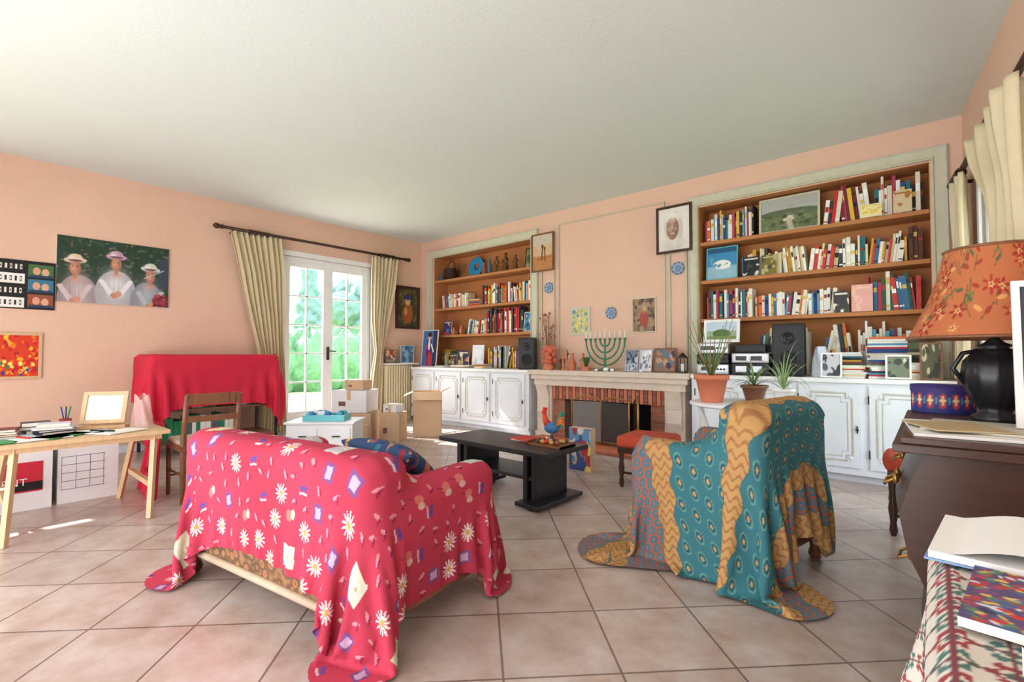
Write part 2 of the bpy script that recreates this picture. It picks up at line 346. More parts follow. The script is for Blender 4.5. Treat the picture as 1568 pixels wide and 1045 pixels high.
# fireplace
b=B('brick_fireplace')
b.box(2.80,4.97,-.42,-0.001,.84,.90,STONE);b.box(2.83,4.94,-.39,-0.001,.78,.84,STONE);b.box(2.86,4.91,-.36,-0.001,.70,.78,STONE)
for x0,x1 in ((2.88,3.12),(4.66,4.89)):
    b.box(x0,x1,-.32,-0.001,0,.70,STONE);b.box(x0-.02,x1+.02,-.34,-0.001,0,.09,STONE)
    P=[(-.32,.25),(-.36,.35),(-.34,.5),(-.36,.6),(-.40,.70)]
    for i in range(len(P)-1):
        (ya,za),(yb,zb)=P[i],P[i+1]
        v=[(x0+.03,ya,za),(x1-.03,ya,za),(x1-.03,yb,zb),(x0+.03,yb,zb),(x0+.03,-.3,za),(x1-.03,-.3,za),(x1-.03,-.3,zb),(x0+.03,-.3,zb)]
        b.add(v,[(0,1,2,3),(1,5,6,2),(4,0,3,7),(3,2,6,7),(0,4,5,1)],STONE)
nb=30
for i in range(nb):
    w=(4.66-3.12)/nb;b.box(3.12+i*w+.004,3.12+(i+1)*w-.004,-.30,-.1,.53,.70,BRICK if i%2 else TERRA)
b.box(3.12,4.66,-.29,-.1,.535,.70,IRON)
b.box(3.12,3.30,-.28,-.001,0,.53,BRICK);b.box(4.48,4.66,-.28,-.001,0,.53,BRICK)
b.done(.003)
b=B('hearth');b.box(2.95,4.85,-.80,-.345,0,.035,BRICK);b.box(2.97,4.83,-.78,-.345,.035,.045,TERRA);b.done()
b=B('fireplace_screen')
for c,r,mm in ((3.78,.12,MESH),(4.16,-.12,IRON),(4.42,-.9,IRON)):
    old=b.M;b.M=Matrix.Translation((c,-.52,.046))@Matrix.Rotation(r,4,'Z')
    w=.19 if c<4.3 else .1
    b.box(-w,w,-.005,.005,.03,.50,mm)
    top=[(-w,0,.52),(-w*.5,0,.55),(0,0,.565),(w*.5,0,.55),(w,0,.52)]
    b.tube([(-w,0,0)]+top+[(w,0,0)],.011,GOLD,6);b.tube([(-w,0,.04),(w,0,.04)],.008,GOLD,6);b.ball((-w,0,.0+.01),.01,GOLD,8);b.ball((w,0,.01),.01,GOLD,8);b.M=old
b.done()
def french(name,M,s0,s1,zt,leaf=2,cols=2,rows=5):
    b=B(name,M);f=.055
    b.box(s0,s0+f,.02,.14,0,zt,WHITE);b.box(s1-f,s1,.02,.14,0,zt,WHITE);b.box(s0+f,s1-f,.02,.14,zt-f,zt,WHITE)
    b.box(s0-.07,s0,-.015,.02,0,zt+.07,WHITE);b.box(s1,s1+.07,-.015,.02,0,zt+.07,WHITE);b.box(s0,s1,-.015,.02,zt,zt+.07,WHITE)
    b.box(s0,s1,-.0,.25,0,.03,STONE)
    W=(s1-s0-2*f)/leaf
    for i in range(leaf):
        a=s0+f+i*W;c=a+W;st=.075
        b.box(a,a+st,.04,.09,.03,zt-f,WHITE);b.box(c-st,c,.04,.09,.03,zt-f,WHITE);b.box(a+st,c-st,.04,.09,zt-f-.09,zt-f,WHITE);b.box(a+st,c-st,.04,.09,.03,.28,WHITE)
        gx0,gx1,gz0,gz1=a+st,c-st,.28,zt-f-.09
        for k in range(1,cols): x=gx0+(gx1-gx0)*k/cols;b.box(x-.011,x+.011,.045,.085,gz0,gz1,WHITE)
        for k in range(1,rows): z=gz0+(gz1-gz0)*k/rows;b.box(gx0,gx1,.045,.085,z-.011,z+.011,WHITE)
    xm=(s0+s1)/2;b.box(xm-.02,xm+.02,.02,.04,1.02,1.22,IRON);b.tube([(xm,.03,1.16),(xm,-.03,1.16),(xm+.1,-.03,1.15)],.01,IRON,6)
    return b.done(.003)
ML=Matrix(((0,-1,0,0),(1,0,0,0),(0,0,1,0),(0,0,0,1)))
french('window_1',ML,-2.46,-1.04,2.52)
french('window_2',ML,-7.0,-5.6,2.52)
french('window_3',MR,.66,2.2,2.36)
# ================================================================ curtains & rods
def rod(name,M,s0,s1,z,n=-.12,rings=()):
    b=B(name,M);b.tube([(s0,n,z),(s1,n,z)],.02,WOOD_D,10)
    for s,d in ((s0,-1),(s1,1)):
        R=Matrix.Rotation(d*pi/2,4,'Y');b.lathe([(.02,0),(.032,.01),(.032,.02),(.02,.03),(.034,.06),(.038,.08),(.028,.1),(.012,.115)],(s,n,z),WOOD_D,12,M=R)
    for s in (s0+.12,s1-.12): b.tube([(s,-0.002,z-.04),(s,n*.6,z-.035),(s,n,z-.01)],.014,WOOD_D,6)
    for s in rings:
        b.tube([(s,n+.032*math.cos(a),z-.008+.034*math.sin(a)) for a in np.linspace(0,2*pi,13)[:-1]],.006,WOOD_D,6,closed=True)
    return b.done()
def curtain(name,M,prof,n=-.12,folds=9,amp=.035,seed=0):
    b=B(name,M);zs=np.array([p[0] for p in prof]);nz=60;nu=folds*14
    z=np.linspace(zs[0],zs[-1],nz);o=np.argsort(zs)
    s0=np.interp(z,zs[o],np.array([p[1] for p in prof])[o]);s1=np.interp(z,zs[o],np.array([p[2] for p in prof])[o]);am=np.interp(z,zs[o],np.array([p[3] for p in prof])[o])
    u=np.linspace(0,1,nu);P=np.zeros((nu,nz,3))
    ph=np.interp(u,np.linspace(0,1,12),np.random.default_rng(seed).uniform(-.8,.8,12))
    P[...,0]=s0+(s1-s0)*u[:,None];w=np.sin(u[:,None]*folds*2*pi+ph[:,None]+.5*np.sin(z*1.3))
    P[...,1]=n+amp*am*w*(1-.25*np.cos(u[:,None]*folds*pi+1))+.01*np.sin(z*4+u[:,None]*9);P[...,2]=z
    P[...,0]+=.4*amp*am*np.cos(u[:,None]*folds*4*pi+ph[:,None])*.3
    b.surf(P,CREAMC);return b.done(0,.003)
rod('curtain_rod',ML,-3.26,-.45,2.73,rings=[-2.95+.035*i for i in range(8)]+[-.95+.04*i for i in range(8)])
curtain('window_curtain',ML,[(2.70,-3.18,-2.53,1),(2.2,-3.06,-2.48,1.0),(1.6,-2.93,-2.46,1.0),(1.13,-2.82,-2.47,1),(.5,-2.78,-2.45,1),(.03,-2.80,-2.42,1)],folds=9,seed=1)
curtain('window_curtain',ML,[(2.70,-1.10,-.60,1),(2.2,-1.10,-.66,1),(1.6,-1.08,-.78,1),(1.15,-1.03,-.88,.8),(.7,-1.1,-.9,1),(.03,-1.15,-.92,1)],folds=7,seed=2)
rod('curtain_rod',MR,.27,2.9,2.47,n=-.09,rings=[.35+.05*i for i in range(5)]+[1.3+.06*i for i in range(8)])
curtain('window_curtain',MR,[(2.44,.32,.66,1),(1.6,.35,.62,1),(.92,.38,.60,1)],n=-.09,folds=4,seed=3,amp=.03)
curtain('window_curtain',MR,[(2.44,1.25,2.2,1.3),(2.25,1.35,2.2,1.2),(2.0,1.62,2.2,1.0),(1.8,1.72,2.2,1),(1.5,1.76,2.2,1),(.9,1.7,2.2,1),(.03,1.65,2.2,1)],n=-.10,folds=8,seed=4,amp=.045)
# ================================================================ wall art
def people_canvas():
    c=canvas((40,64,50),1.5,280);c.blobs(300,[(34,58,46),(56,82,60),(40,66,48),(76,96,76),(48,74,56),(96,116,96)],.006,.028)
    c.blobs(60,[(150,60,70),(200,120,130)],.004,.008,0,1,.4,1);c.blur(3)
    c.rect(.5,.04,1,.12,(70,66,80));c.rect(.95,.55,.1,.5,(60,70,84))
    for cx,cy,bw,hat,cl,lean in ((.15,.52,.15,(220,196,166),(206,188,192),.03),(.50,.64,.16,(190,150,180),(228,226,232),0),(.82,.50,.14,(206,204,196),(180,186,196),-.03)):
        c.ell(cx+lean,cy-.46,bw*1.15,.36,tuple(int(v*.75) for v in cl));c.soft(cx+lean,cy-.36,bw*.7,.26,cl,.95)
        for k in range(14): x=cx-bw*.9+k*bw*.14+random.uniform(-.01,.01);c.soft(x,cy-.4,.005,.2,tuple(int(v*.62) for v in cl),.5)
        c.line(cx-bw*.8,cy-.28,cx-bw*.15,cy-.52,.05,cl);c.line(cx+bw*.8,cy-.26,cx+bw*.2,cy-.50,.05,cl)
        c.ell(cx-bw*.1,cy-.50,.035,.045,(196,138,114));c.ell(cx+bw*.15,cy-.47,.03,.05,(206,150,126))
        c.ell(cx,cy+.12,.095,.045,hat,lean*3);c.ell(cx,cy+.15,.060,.07,hat);c.soft(cx-.03,cy+.14,.04,.05,(250,246,240),.6);c.ell(cx,cy+.118,.06,.016,(110,76,96));c.soft(cx,cy+.09,.07,.03,(60,50,50),.6)
        c.rect(cx,cy-.12,.032,.1,(176,116,92));c.soft(cx,cy-.17,.05,.05,(210,150,126),.8)
        c.ell(cx,cy,.045,.105,(184,124,100));c.soft(cx-.012,cy+.01,.03,.07,(228,174,148),.8);c.soft(cx+.03,cy,.014,.07,(140,90,74),.5)
        for e in (-1,1): c.soft(cx+e*.016,cy+.025,.010,.012,(60,40,38),.95);c.soft(cx+e*.016,cy+.05,.012,.007,(96,66,54),.8);c.soft(cx+e*.025,cy-.02,.012,.02,(214,130,112),.5)
        c.soft(cx,cy-.005,.006,.02,(160,98,76),.7);c.soft(cx,cy-.05,.018,.014,(150,60,64),.95);c.soft(cx,cy-.047,.011,.006,(244,236,232),.9)
    c.ell(.92,.1,.08,.1,(140,50,64));c.blobs(30,[(170,70,80),(100,36,50)],.01,.025,.86,1,.02,.2);c.line(.76,.46,.95,.62,.012,(190,190,196));c.noise(.06);c.blur(2);return c
picture('canvas_photo',(0.001,-4.79,1.66),(0,.98,0),(0,0,.70),people_canvas(),d=.025,n=(1,0,0))
c=canvas((24,26,28),.9,120)
for i in range(4):
    c.rect(.27,.13+i*.245,.5,.2,(236,236,232) if i%2==0 else (30,30,32));
    k=(30,30,32) if i%2==0 else (230,228,220)
    for j in range(6):
        c.rect(.08+j*.075,.13+i*.245,.035,.10,k)
        if j%2: c.rect(.08+j*.075,.13+i*.245,.015,.05,(236,236,232) if i%2==0 else (30,30,32))
for i,cc in enumerate(((150,80,60),(60,120,150),(70,110,70))):
    c.rect(.77,.18+i*.31,.4,.27,cc);c.ell(.7,.18+i*.31,.06,.08,(216,160,130));c.ell(.84,.16+i*.31,.06,.08,(216,170,140));c.rect(.77,.07+i*.31,.38,.05,(40,60,90))
picture('word_collage_board',(0.001,-5.26,1.56),(0,.465,0),(0,0,.49),c,d=.02,n=(1,0,0))
c=canvas((214,60,30),1,110);c.blobs(70,[(236,120,30),(246,200,50),(200,30,30),(250,170,40),(170,30,50)],.02,.07);c.blobs(20,[(60,120,70),(40,60,140),(240,230,120)],.02,.06,0,1,0,.4);c.noise(.1);c.blur(2)
picture('flame_painting',(0.001,-5.22,.86),(0,.34,0),(0,0,.46),c,.025,PINE,.025,n=(1,0,0))
c=canvas((72,72,46),.75,100);c.blobs(60,[(96,88,54),(50,60,38),(120,100,60)],.03,.1);c.ell(.5,.35,.26,.28,(160,90,50));c.ell(.5,.68,.13,.12,(206,170,120));c.ell(.5,.78,.16,.08,(60,50,110));c.ell(.4,.4,.07,.1,(200,150,90));c.noise(.1);c.blur(2)
picture('oil_painting',(0.001,-.56,1.55),(0,.50,0),(0,0,.74),c,.045,WOOD_D,.035,n=(1,0,0))
c=canvas((206,178,140),.75,100);c.rect(.5,.2,1,.4,(184,130,80));c.rect(.5,.85,1,.3,(200,190,176));c.line(.45,.3,.5,.6,.06,(90,60,44));c.line(.62,.25,.6,.55,.06,(150,60,40));c.ell(.5,.66,.06,.06,(90,60,50));c.ell(.61,.6,.05,.05,(110,70,50));c.line(.2,.3,.9,.35,.02,(120,80,50));c.noise(.1);c.blur(2)
picture('small_landscape_painting',(2.57,-.031,2.28),(.39,0,0),(0,0,.54),c,.02,WOOD_B,.025,n=(0,-1,0))
c=canvas((232,228,222),.8,170);c.soft(.5,.12,.42,.22,(190,180,172),.9);c.soft(.5,.16,.2,.16,(226,220,214),.8)
c.ell(.47,.66,.32,.28,(222,216,210));c.soft(.4,.82,.2,.14,(246,243,240),.9);c.ell(.70,.48,.09,.24,(206,198,192));c.ell(.25,.5,.06,.2,(214,206,200))
c.ell(.46,.52,.205,.27,(150,116,98));c.soft(.40,.56,.14,.2,(200,166,146),.9);c.soft(.46,.70,.13,.06,(206,178,160),.8);c.soft(.46,.80,.24,.08,(238,234,230),.95)
for e in (.37,.55):
    c.soft(e,.59,.055,.03,(96,70,60),.85);c.ell(e,.588,.028,.012,(230,222,216));c.ell(e,.588,.013,.012,(36,28,26));c.soft(e,.635,.06,.012,(110,88,78),.7);c.soft(e,.545,.05,.015,(130,98,82),.5)
c.soft(.455,.53,.02,.06,(214,182,162),.7);c.soft(.455,.475,.045,.02,(120,84,70),.8);c.soft(.455,.395,.10,.03,(116,58,52),.95);c.ell(.455,.398,.07,.014,(236,228,222))
for e in (.33,.58): c.soft(e,.45,.015,.05,(120,90,76),.6);c.soft(e-.01,.5,.03,.04,(220,170,150),.5)
c.noise(.04);c.blur(1)
picture('portrait_photo',(4.46,-.031,2.28),(.42,0,0),(0,0,.55),c,.028,WOOD_D,.025,n=(0,-1,0))
c=canvas((206,196,140),.8,80);c.blobs(40,[(90,150,190),(230,220,120),(150,180,120),(240,236,210)],.03,.1);c.noise(.1);c.blur(2)
picture('small_watercolour',(3.21,-.001,1.36),(.31,0,0),(0,0,.37),c,.03,MOLD,.015,n=(0,-1,0))
c=canvas((146,120,96),.8,80);c.blobs(40,[(110,90,80),(170,140,110),(90,70,60)],.03,.12);c.ell(.5,.4,.2,.25,(166,80,64));c.soft(.5,.7,.12,.12,(210,170,130));c.noise(.1);c.blur(2)
picture('small_portrait_painting',(4.12,-.001,1.37),(.31,0,0),(0,0,.42),c,.012,MOLD,.015,n=(0,-1,0))
def plate(name,c,r,M=None,base=(84,112,150),hi=(170,190,210)):
    b=B(name,Matrix.Translation(c)@(M or Matrix.Rotation(pi/2,4,'X')))
    nr=14;seg=64;R=np.linspace(0.001,r,nr);a=np.arange(seg)*2*pi/seg;P=np.zeros((seg,nr,3));P[...,0]=np.cos(a)[:,None]*R;P[...,1]=np.sin(a)[:,None]*R;P[...,2]=.012*np.clip((R/r-.6)/.4,0,1)+.004
    col=np.zeros((seg,nr,3))
    for i in range(seg):
        for j in range(nr):
            q=R[j]/r;k=math.sin(a[i]*8)*math.cos(q*14);col[i,j]=lin(hi if (k>.2 or abs(q-.66)<.04) else base)
    b.surf(P,VC,col,True,True);b.lathe([(r,.016),(r,.010),(r*.6,0),(0.01,0)],(0,0,0),VC,32,lin(base),False);return b.done()
plate('blue_wall_plate',(2.85,-.002,2.04),.075);plate('blue_wall_plate',(3.83,-.002,1.63),.075);plate('blue_wall_plate',(4.70,-.002,2.10),.075)
# ================================================================ books
PAL=[(238,236,228),(228,220,200),(196,40,40),(36,70,130),(30,34,44),(60,120,90),(220,180,60),(210,110,50),(120,40,50),(90,150,180),(240,240,240),(200,190,170),(50,50,60),(226,214,190),(40,110,120),(170,60,90),(235,228,216),(232,230,224)]
PALW=[(238,236,228),(232,226,210),(240,240,240),(222,214,196),(236,232,220),(200,60,50),(60,110,150),(226,206,160)]
def row(b,x0,x1,z,h0,h1,pal=PAL,yf=.06,lean=.15,th=(.014,.036),dep=.17):
    x=x0;tilt=0;run=0
    while x<x1-.01:
        t=random.uniform(*th);h=random.uniform(h0,h1);c=random.choice(pal);dj=random.uniform(-.02,.02)
        if run<=0:
            run=random.randint(4,12);tilt=random.choice([0,0,.12,-.1,.2]) if random.random()<lean*3 else 0
        run-=1
        if abs(tilt)>0 and x+h*abs(math.sin(tilt))+t>x1: tilt=0
        if x+t>x1: break
        old=b.M
        if tilt>0: b.M=old@Matrix.Translation((x,0,z+t*math.sin(tilt)))@Matrix.Rotation(tilt,4,'Y')
        elif tilt<0: b.M=old@Matrix.Translation((x,0,z))@Matrix.Rotation(tilt,4,'Y')
        else: b.M=old@Matrix.Translation((x,0,z))
        y=yf+dj;l=lin(c)
        b.box(0,t,y,y+dep,0,h,VBOOK,l);b.box(.002,t-.002,y+.004,y+dep-.003,h,h+.001,VBOOK,lin((230,224,206)))
        lc=lin(random.choice([(250,250,246),(30,30,34),(220,190,90),(180,40,40)]))
        if random.random()<.75 and t>.012: z0=h*random.uniform(.5,.7);b.box(.003,t-.003,y-.0012,y,z0,z0+h*random.uniform(.08,.22),VBOOK,lc)
        if random.random()<.5: b.box(.002,t-.002,y-.001,y,h*.1,h*.15,VBOOK,lc)
        b.M=old;x+=t/max(.3,math.cos(tilt))+random.uniform(0,.003)
        if run<=0 and tilt: x+=h*abs(math.sin(tilt))*.6
def stack(b,cx,cy,z,n,w=.2,d=.15,pal=PAL,t=(.01,.03),rv=.3):
    for i in range(n):
        tt=random.uniform(*t);r=random.uniform(-rv,rv);ww=w*random.uniform(.8,1)/2;dd=d*random.uniform(.8,1)/2
        c=lin(random.choice(pal));b.cbox((cx,cy,z+tt/2),(ww,dd,tt/2-.0005),VBOOK,r,col=c);b.cbox((cx,cy,z+tt/2),(ww+.0008,dd-.006,tt/2-.003),VBOOK,r,col=lin((232,226,210)));z+=tt
    return z
def standcover(b,x0,w,h,z,y,cols,tilt=.08):
    c=canvas(cols[0],w/h,50);c.blobs(14,cols,.05,.2);c.rect(.5,.88,.8,.08,cols[-1])
    b.M=Matrix.Translation((x0,y,z))@Matrix.Rotation(-tilt,4,'X');picture('',(0,0,0),(w,0,0),(0,0,h),c,d=.01,n=(0,-1,0),b=b);b.M=Matrix()
b=B('shelf_books');z=1.899
row(b,.50,1.15,z,.19,.25,PALW);stack(b,1.30,.12,z,5,.22,.16);row(b,1.46,2.5,z,.2,.32,PAL)
z=1.439;row(b,1.12,1.55,z,.2,.26,PALW);row(b,1.56,2.33,z,.28,.40,[(238,236,228),(200,40,40),(120,60,50),(226,214,190),(60,60,70),(190,80,60),(240,238,230)],lean=.2)
z=.896;row(b,1.6,2.5,z,.22,.36,PAL,yf=.05);row(b,.45,.9,z,.2,.3,PAL,yf=.09);standcover(b,1.28,.26,.36,z,.02,[(236,238,240),(200,205,215),(220,222,230)]);standcover(b,.95,.25,.27,z,.02,[(60,50,80),(190,90,70),(210,180,120),(230,226,210)]);standcover(b,.70,.2,.22,z,.04,[(90,70,60),(200,190,170)])
standcover(b,.55,.2,.24,1.439,.05,[(40,60,120),(180,70,90),(90,130,170),(200,180,150)]);b.done()
b=B('magazine_pile');stack(b,1.3,-.2,.896,4,.4,.22,PALW,(.008,.015));stack(b,.85,-.2,.896,3,.26,.2,PALW,(.008,.012));stack(b,1.75,-.2,.896,4,.22,.2,PAL,(.012,.022));b.done()
b=B('shelf_books')
z=2.359;row(b,4.99,5.5,z,.22,.34,PAL);row(b,6.12,6.87,z,.22,.38,PAL,lean=.25)
standcover(b,6.42,.16,.12,z,.0,[(236,226,170),(230,200,80)]);standcover(b,6.66,.13,.2,z,.0,[(214,196,160),(180,120,60)])
z=1.929;row(b,5.37,6.75,z,.19,.29,PALW+[(40,110,120),(200,150,50),(60,60,70)]);row(b,6.76,6.88,z,.28,.32,[(60,40,30),(90,50,36)])
standcover(b,5.40,.16,.2,z,.0,[(30,32,36),(60,70,60),(200,200,200)]);standcover(b,5.58,.14,.2,z,.0,[(120,110,50),(70,80,50),(180,170,120)])
z=1.499;row(b,5.0,5.5,z,.22,.32,PAL);row(b,5.5,6.25,z,.19,.25,PALW+PAL);row(b,6.45,6.86,z,.24,.36,[(30,40,36),(40,90,60),(200,60,50),(236,232,220),(60,110,150),(170,50,70)],lean=.3)
standcover(b,6.2,.12,.2,z,.0,[(60,60,64),(90,110,80),(230,226,210)]);standcover(b,6.34,.16,.25,z,.0,[(228,170,160),(236,190,170)])
z=.896;row(b,6.05,6.85,z,.36,.52,PALW+PAL,yf=.10,lean=.3);row(b,5.5,6.0,z,.3,.5,PALW+PAL,yf=.08,lean=.2);standcover(b,5.02,.2,.3,z,.1,[(90,80,70),(140,120,90)]);b.done()
b=B('book_piles');z=.896
stack(b,6.35,-.22,z,8,.26,.2,PALW,(.01,.02));stack(b,6.57,-.24,z,10,.2,.18,PAL,(.012,.02));stack(b,6.82,-.24,z,8,.2,.18,PALW,(.012,.022));stack(b,6.6,-.06,z,20,.3,.1,PAL,(.014,.022),.1);stack(b,6.33,-.06,z,13,.2,.1,PAL,(.014,.02),.1);stack(b,6.83,-.07,z,15,.18,.1,[(70,64,50),(90,110,80),(200,190,160),(40,40,34)],(.02,.03),.1);b.done()
for x,w,h,cols in ((6.16,.16,.22,[(200,200,206),(90,90,110),(60,60,70)]),(6.62,.17,.2,[(120,130,110),(70,80,70),(214,206,190)]),(6.84,.14,.3,[(86,84,60),(50,54,40),(190,180,150)])):
    c=canvas(cols[0],w/h,60);c.blobs(16,cols,.06,.2);c.blur(1);picture('small_picture_frame',(x-.02,-.365,.897),(w,0,0),(0,.03,h),c,.014,WOOD_B if w<.15 else PAPER,.014,n=(0,-1,.15))
c=canvas((150,160,160),1.5,110);c.rect(.5,.8,1,.5,(176,180,176));c.ell(.5,.5,.6,.16,(96,110,84));c.rect(.5,.22,1,.44,(110,120,84));c.rect(.5,.35,.2,.18,(214,206,190));c.blobs(50,[(84,100,66),(124,134,100),(70,84,60)],.02,.06,0,1,0,.5);c.line(.55,0,.5,.3,.1,(190,184,160));c.noise(.1);c.blur(3)
picture('framed_landscape_print',(5.54,.10,2.362),(.55,0,0),(0,.03,.37),c,.02,MOLD,.02,n=(0,-1,.08))
c=canvas((60,140,190),1,80);c.rect(.5,.2,1,.4,(150,190,210));c.ell(.5,.45,.3,.15,(240,240,236));c.rect(.5,.92,1,.16,(40,90,130));c.blobs(12,[(240,240,240),(90,160,190)],.03,.08,.1,.9,.2,.7);c.noise(.08);c.blur(2)
picture('blue_sailing_print',(5.0,.06,1.932),(.33,0,0),(0,.03,.36),c,.01,TURQ,.015,n=(0,-1,.08))
# ================================================================ shelf ornaments
b=B('decorative_blue_plate',Matrix.Translation((1.2,.2,2.392+.17))@Matrix.Rotation(pi/2-.15,4,'X'))
b.lathe([(.001,.004),(.09,.004),(.165,.022),(.17,.02),(.1,-.004),(.001,-.004)],(0,0,0),VC,36,lin((46,140,190)));b.ball((0,0,.006),(.06,.06,.006),VC,12,lin((30,90,120)));b.ball((.02,.02,.01),(.03,.045,.006),VC,12,lin((190,90,50)));b.done()
def menorah(name,c,s,m,arms=4,fl=0):
    b=B(name,Matrix.Translation(c)@Matrix.Scale(s,4));b.lathe([(.22,0),(.22,.03),(.12,.06),(.04,.12),(.03,.3),(.05,.33),(.03,.36),(.03,.95),(.05,1.0)],(0,0,0),m,14)
    for k in range(1,arms+1):
        R=.17*k
        pts=[(R*math.cos(t),0,.95+ (R*1.15)*math.sin(t)) for t in np.linspace(pi,2*pi,15)]
        b.tube(pts,.026,m,8)
        for sx in (-R,R): b.lathe([(.02,0),(.05,.03),(.05,.06),(.02,.07)],(sx,0,.94),m,10);b.tube([(sx,0,1.0),(sx,0,1.22)],.018,PAPER if fl else m,6)
    b.tube([(0,0,1.0),(0,0,1.28)],.018,PAPER if fl else m,6);return b.done()
menorah('small_menorah',(.88,.14,2.389),.22,BRONZE,3)
b=B('wicker_basket',Matrix.Translation((.62,.16,2.389)))
for i in range(9): r=.09+.035*math.sin(i/8*2.2);b.tube([(r*math.cos(a),r*math.sin(a),.012+i*.022) for a in np.linspace(0,2*pi,25)[:-1]],.011,WOOD_D,6,closed=True)
b.tube([(.1*math.cos(t),0,.18+.16*math.sin(t)) for t in np.linspace(0,pi,14)],.01,WOOD_D,6);b.lathe([(.001,.0),(.08,.0),(.085,.02)],(0,0,0),WOOD_D,16);b.done()
def figurine(name,c,h,m,col=(1,1,1),skirt=False,arms=True):
    b=B(name,Matrix.Translation(c)@Matrix.Scale(h,4))
    b.lathe([(.2,0),(.2,.04),(.05,.05)],(0,0,0),m,14,col)
    if skirt: b.lathe([(.18,.04),(.14,.3),(.08,.5),(.11,.62),(.12,.7),(.05,.78)],(0,0,0),m,14,col)
    else:
        for s in(-1,1): b.tube([(s*.07,0,.04),(s*.065,.01,.25),(s*.05,0,.47)],[.035,.045,.06],m,8,col)
        b.lathe([(.09,.44),(.08,.52),(.12,.66),(.12,.72),(.05,.78)],(0,0,0),m,14,col,sy=.7)
    b.tube([(0,0,.76),(0,0,.84)],.04,m,8,col);b.ball((0,0,.89),(.07,.075,.095),m,12,col);b.ball((0,-.07,.88),(.015,.02,.02),m,6,col);b.ball((0,.02,.94),(.075,.08,.07),m,10,col)
    if arms:
        for s in(-1,1): b.tube([(s*.11,0,.7),(s*.19,-.02,.55),(s*.13,-.12,.48)],[.035,.03,.025],m,8,col)
    return b.done()
figurine('bronze_statuette',(1.75,.1,2.389),.27,BRONZE);figurine('bronze_statuette',(1.92,.12,2.389),.30,BRONZE,skirt=True);figurine('bronze_statuette',(2.14,.10,2.389),.24,BRONZE,skirt=True)
c=canvas((90,110,70),.8,60);c.blobs(20,[(120,130,80),(60,80,60),(170,160,110)],.05,.2);c.blur(2)
picture('small_framed_print',(2.33,.1,2.392),(.2,0,0),(0,.03,.3),c,.015,WOOD_D,.015,n=(0,-1,.1))
b=B('carved_ornaments')
for x,r,h,mm in ((.80,.04,.12,TERRA),(.89,.05,.1,BRONZE),(.98,.035,.15,TERRA),(1.06,.03,.1,BRONZE)): b.lathe([(r*.6,0),(r,h*.3),(r*.9,h*.6),(r*.4,h*.8),(r*.5,h)],(x,.06,1.439),mm,14)
b.done()
b=B('shelf_vases')
for x,r,h,cc in ((1.46,.05,.2,(150,90,60)),(1.57,.035,.26,(90,110,130)),(.42,.03,.12,(60,110,150))): b.lathe([(r*.6,0),(r,h*.3),(r*.9,h*.6),(r*.35,h*.8),(r*.5,h)],(x,.12,2.389),VC,16,lin(cc))
b.done()
c=canvas((40,110,160),.8,60);c.blobs(20,[(70,150,190),(30,70,110),(220,200,140)],.05,.2);c.blur(2)
picture('small_blue_print',(2.36,.03,1.44),(.19,0,0),(0,.03,.29),c,.012,MOLD,.015,n=(0,-1,.1))
c=canvas((70,120,180),.7,110);c.rect(.85,.5,.3,1,(60,50,80));c.ell(.45,.5,.22,.3,(30,60,140));c.line(.45,.35,.35,.05,.14,(200,40,60));c.line(.5,.35,.62,.05,.14,(220,60,60));c.ell(.45,.82,.11,.1,(236,190,160));c.ell(.45,.89,.13,.07,(60,36,30));c.line(.3,.6,.2,.35,.07,(220,50,50));c.line(.6,.6,.75,.42,.07,(250,240,240));c.ell(.44,.6,.08,.15,(240,236,230));c.noise(.06);c.blur(1)
picture('figure_painting',(.26,-.2,.897),(.42,-.02,0),(0,.06,.62),c,.01,WHITE,.015,n=(0,-1,.1))
# radiator
b=B('cast_iron_radiator')
for i in range(11):
    y=-.80+i*.05;b.rbox((.09,y,.50),(.05,.019,.40),.018,CREAMC,4)
    b.rbox((.09,y,.90),(.055,.022,.03),.02,CREAMC,4)
b.tube([(.09,-.82,.15),(.09,-.28,.15)],.018,CREAMC);b.tube([(.09,-.82,.86),(.09,-.28,.86)],.018,CREAMC)
for y in (-.78,-.32): b.box(.05,.13,y-.02,y+.02,0,.12,CREAMC)
b.box(0.001,.22,-.86,-.22,.935,.96,WHITE);b.done()
c=canvas((190,150,110),1,60);c.blobs(30,[(80,130,160),(220,200,150),(160,70,60)],.05,.2);c.noise(.1);c.blur(2)
picture('small_abstract_painting',(.06,-.80,.962),(.02,.22,0),(.0,0,.22),c,.01,WOOD_B,.015,n=(1,-.1,0))
c=canvas((70,120,160),1,60);c.blobs(30,[(130,170,190),(90,120,150),(60,90,130)],.05,.2);c.blur(2)
picture('small_abstract_painting',(.10,-.52,.962),(.05,.24,0),(0,0,.30),c,.01,MOLD,.015,n=(1,-.2,0))
def speaker(name,c,w,d,h,rot):
    b=B(name,Matrix.Translation(c)@Matrix.Rotation(rot,4,'Z'));b.rbox((0,0,h/2),(w/2,d/2,h/2),.015,BLKP,6)
    for zz,r in ((.3,.34),(.72,.22)):
        M=Matrix.Translation((0,-d/2-.002,h*zz))@Matrix.Rotation(pi/2,4,'X');b.lathe([(w*r,0),(w*r,.006),(w*r*.85,.008),(w*r*.8,.0),(w*r*.3,0),(w*r*.25,.006),(.001,.008)],(0,0,0),BLACK,24,M=M)
    return b.done()
speaker('loudspeaker',(2.62,-.2,.897),.24,.2,.44,.5)
speaker('loudspeaker',(5.86,-.2,.897),.27,.2,.50,.1)
b=B('stereo_system',Matrix.Translation((5.18,-.2,.897)))
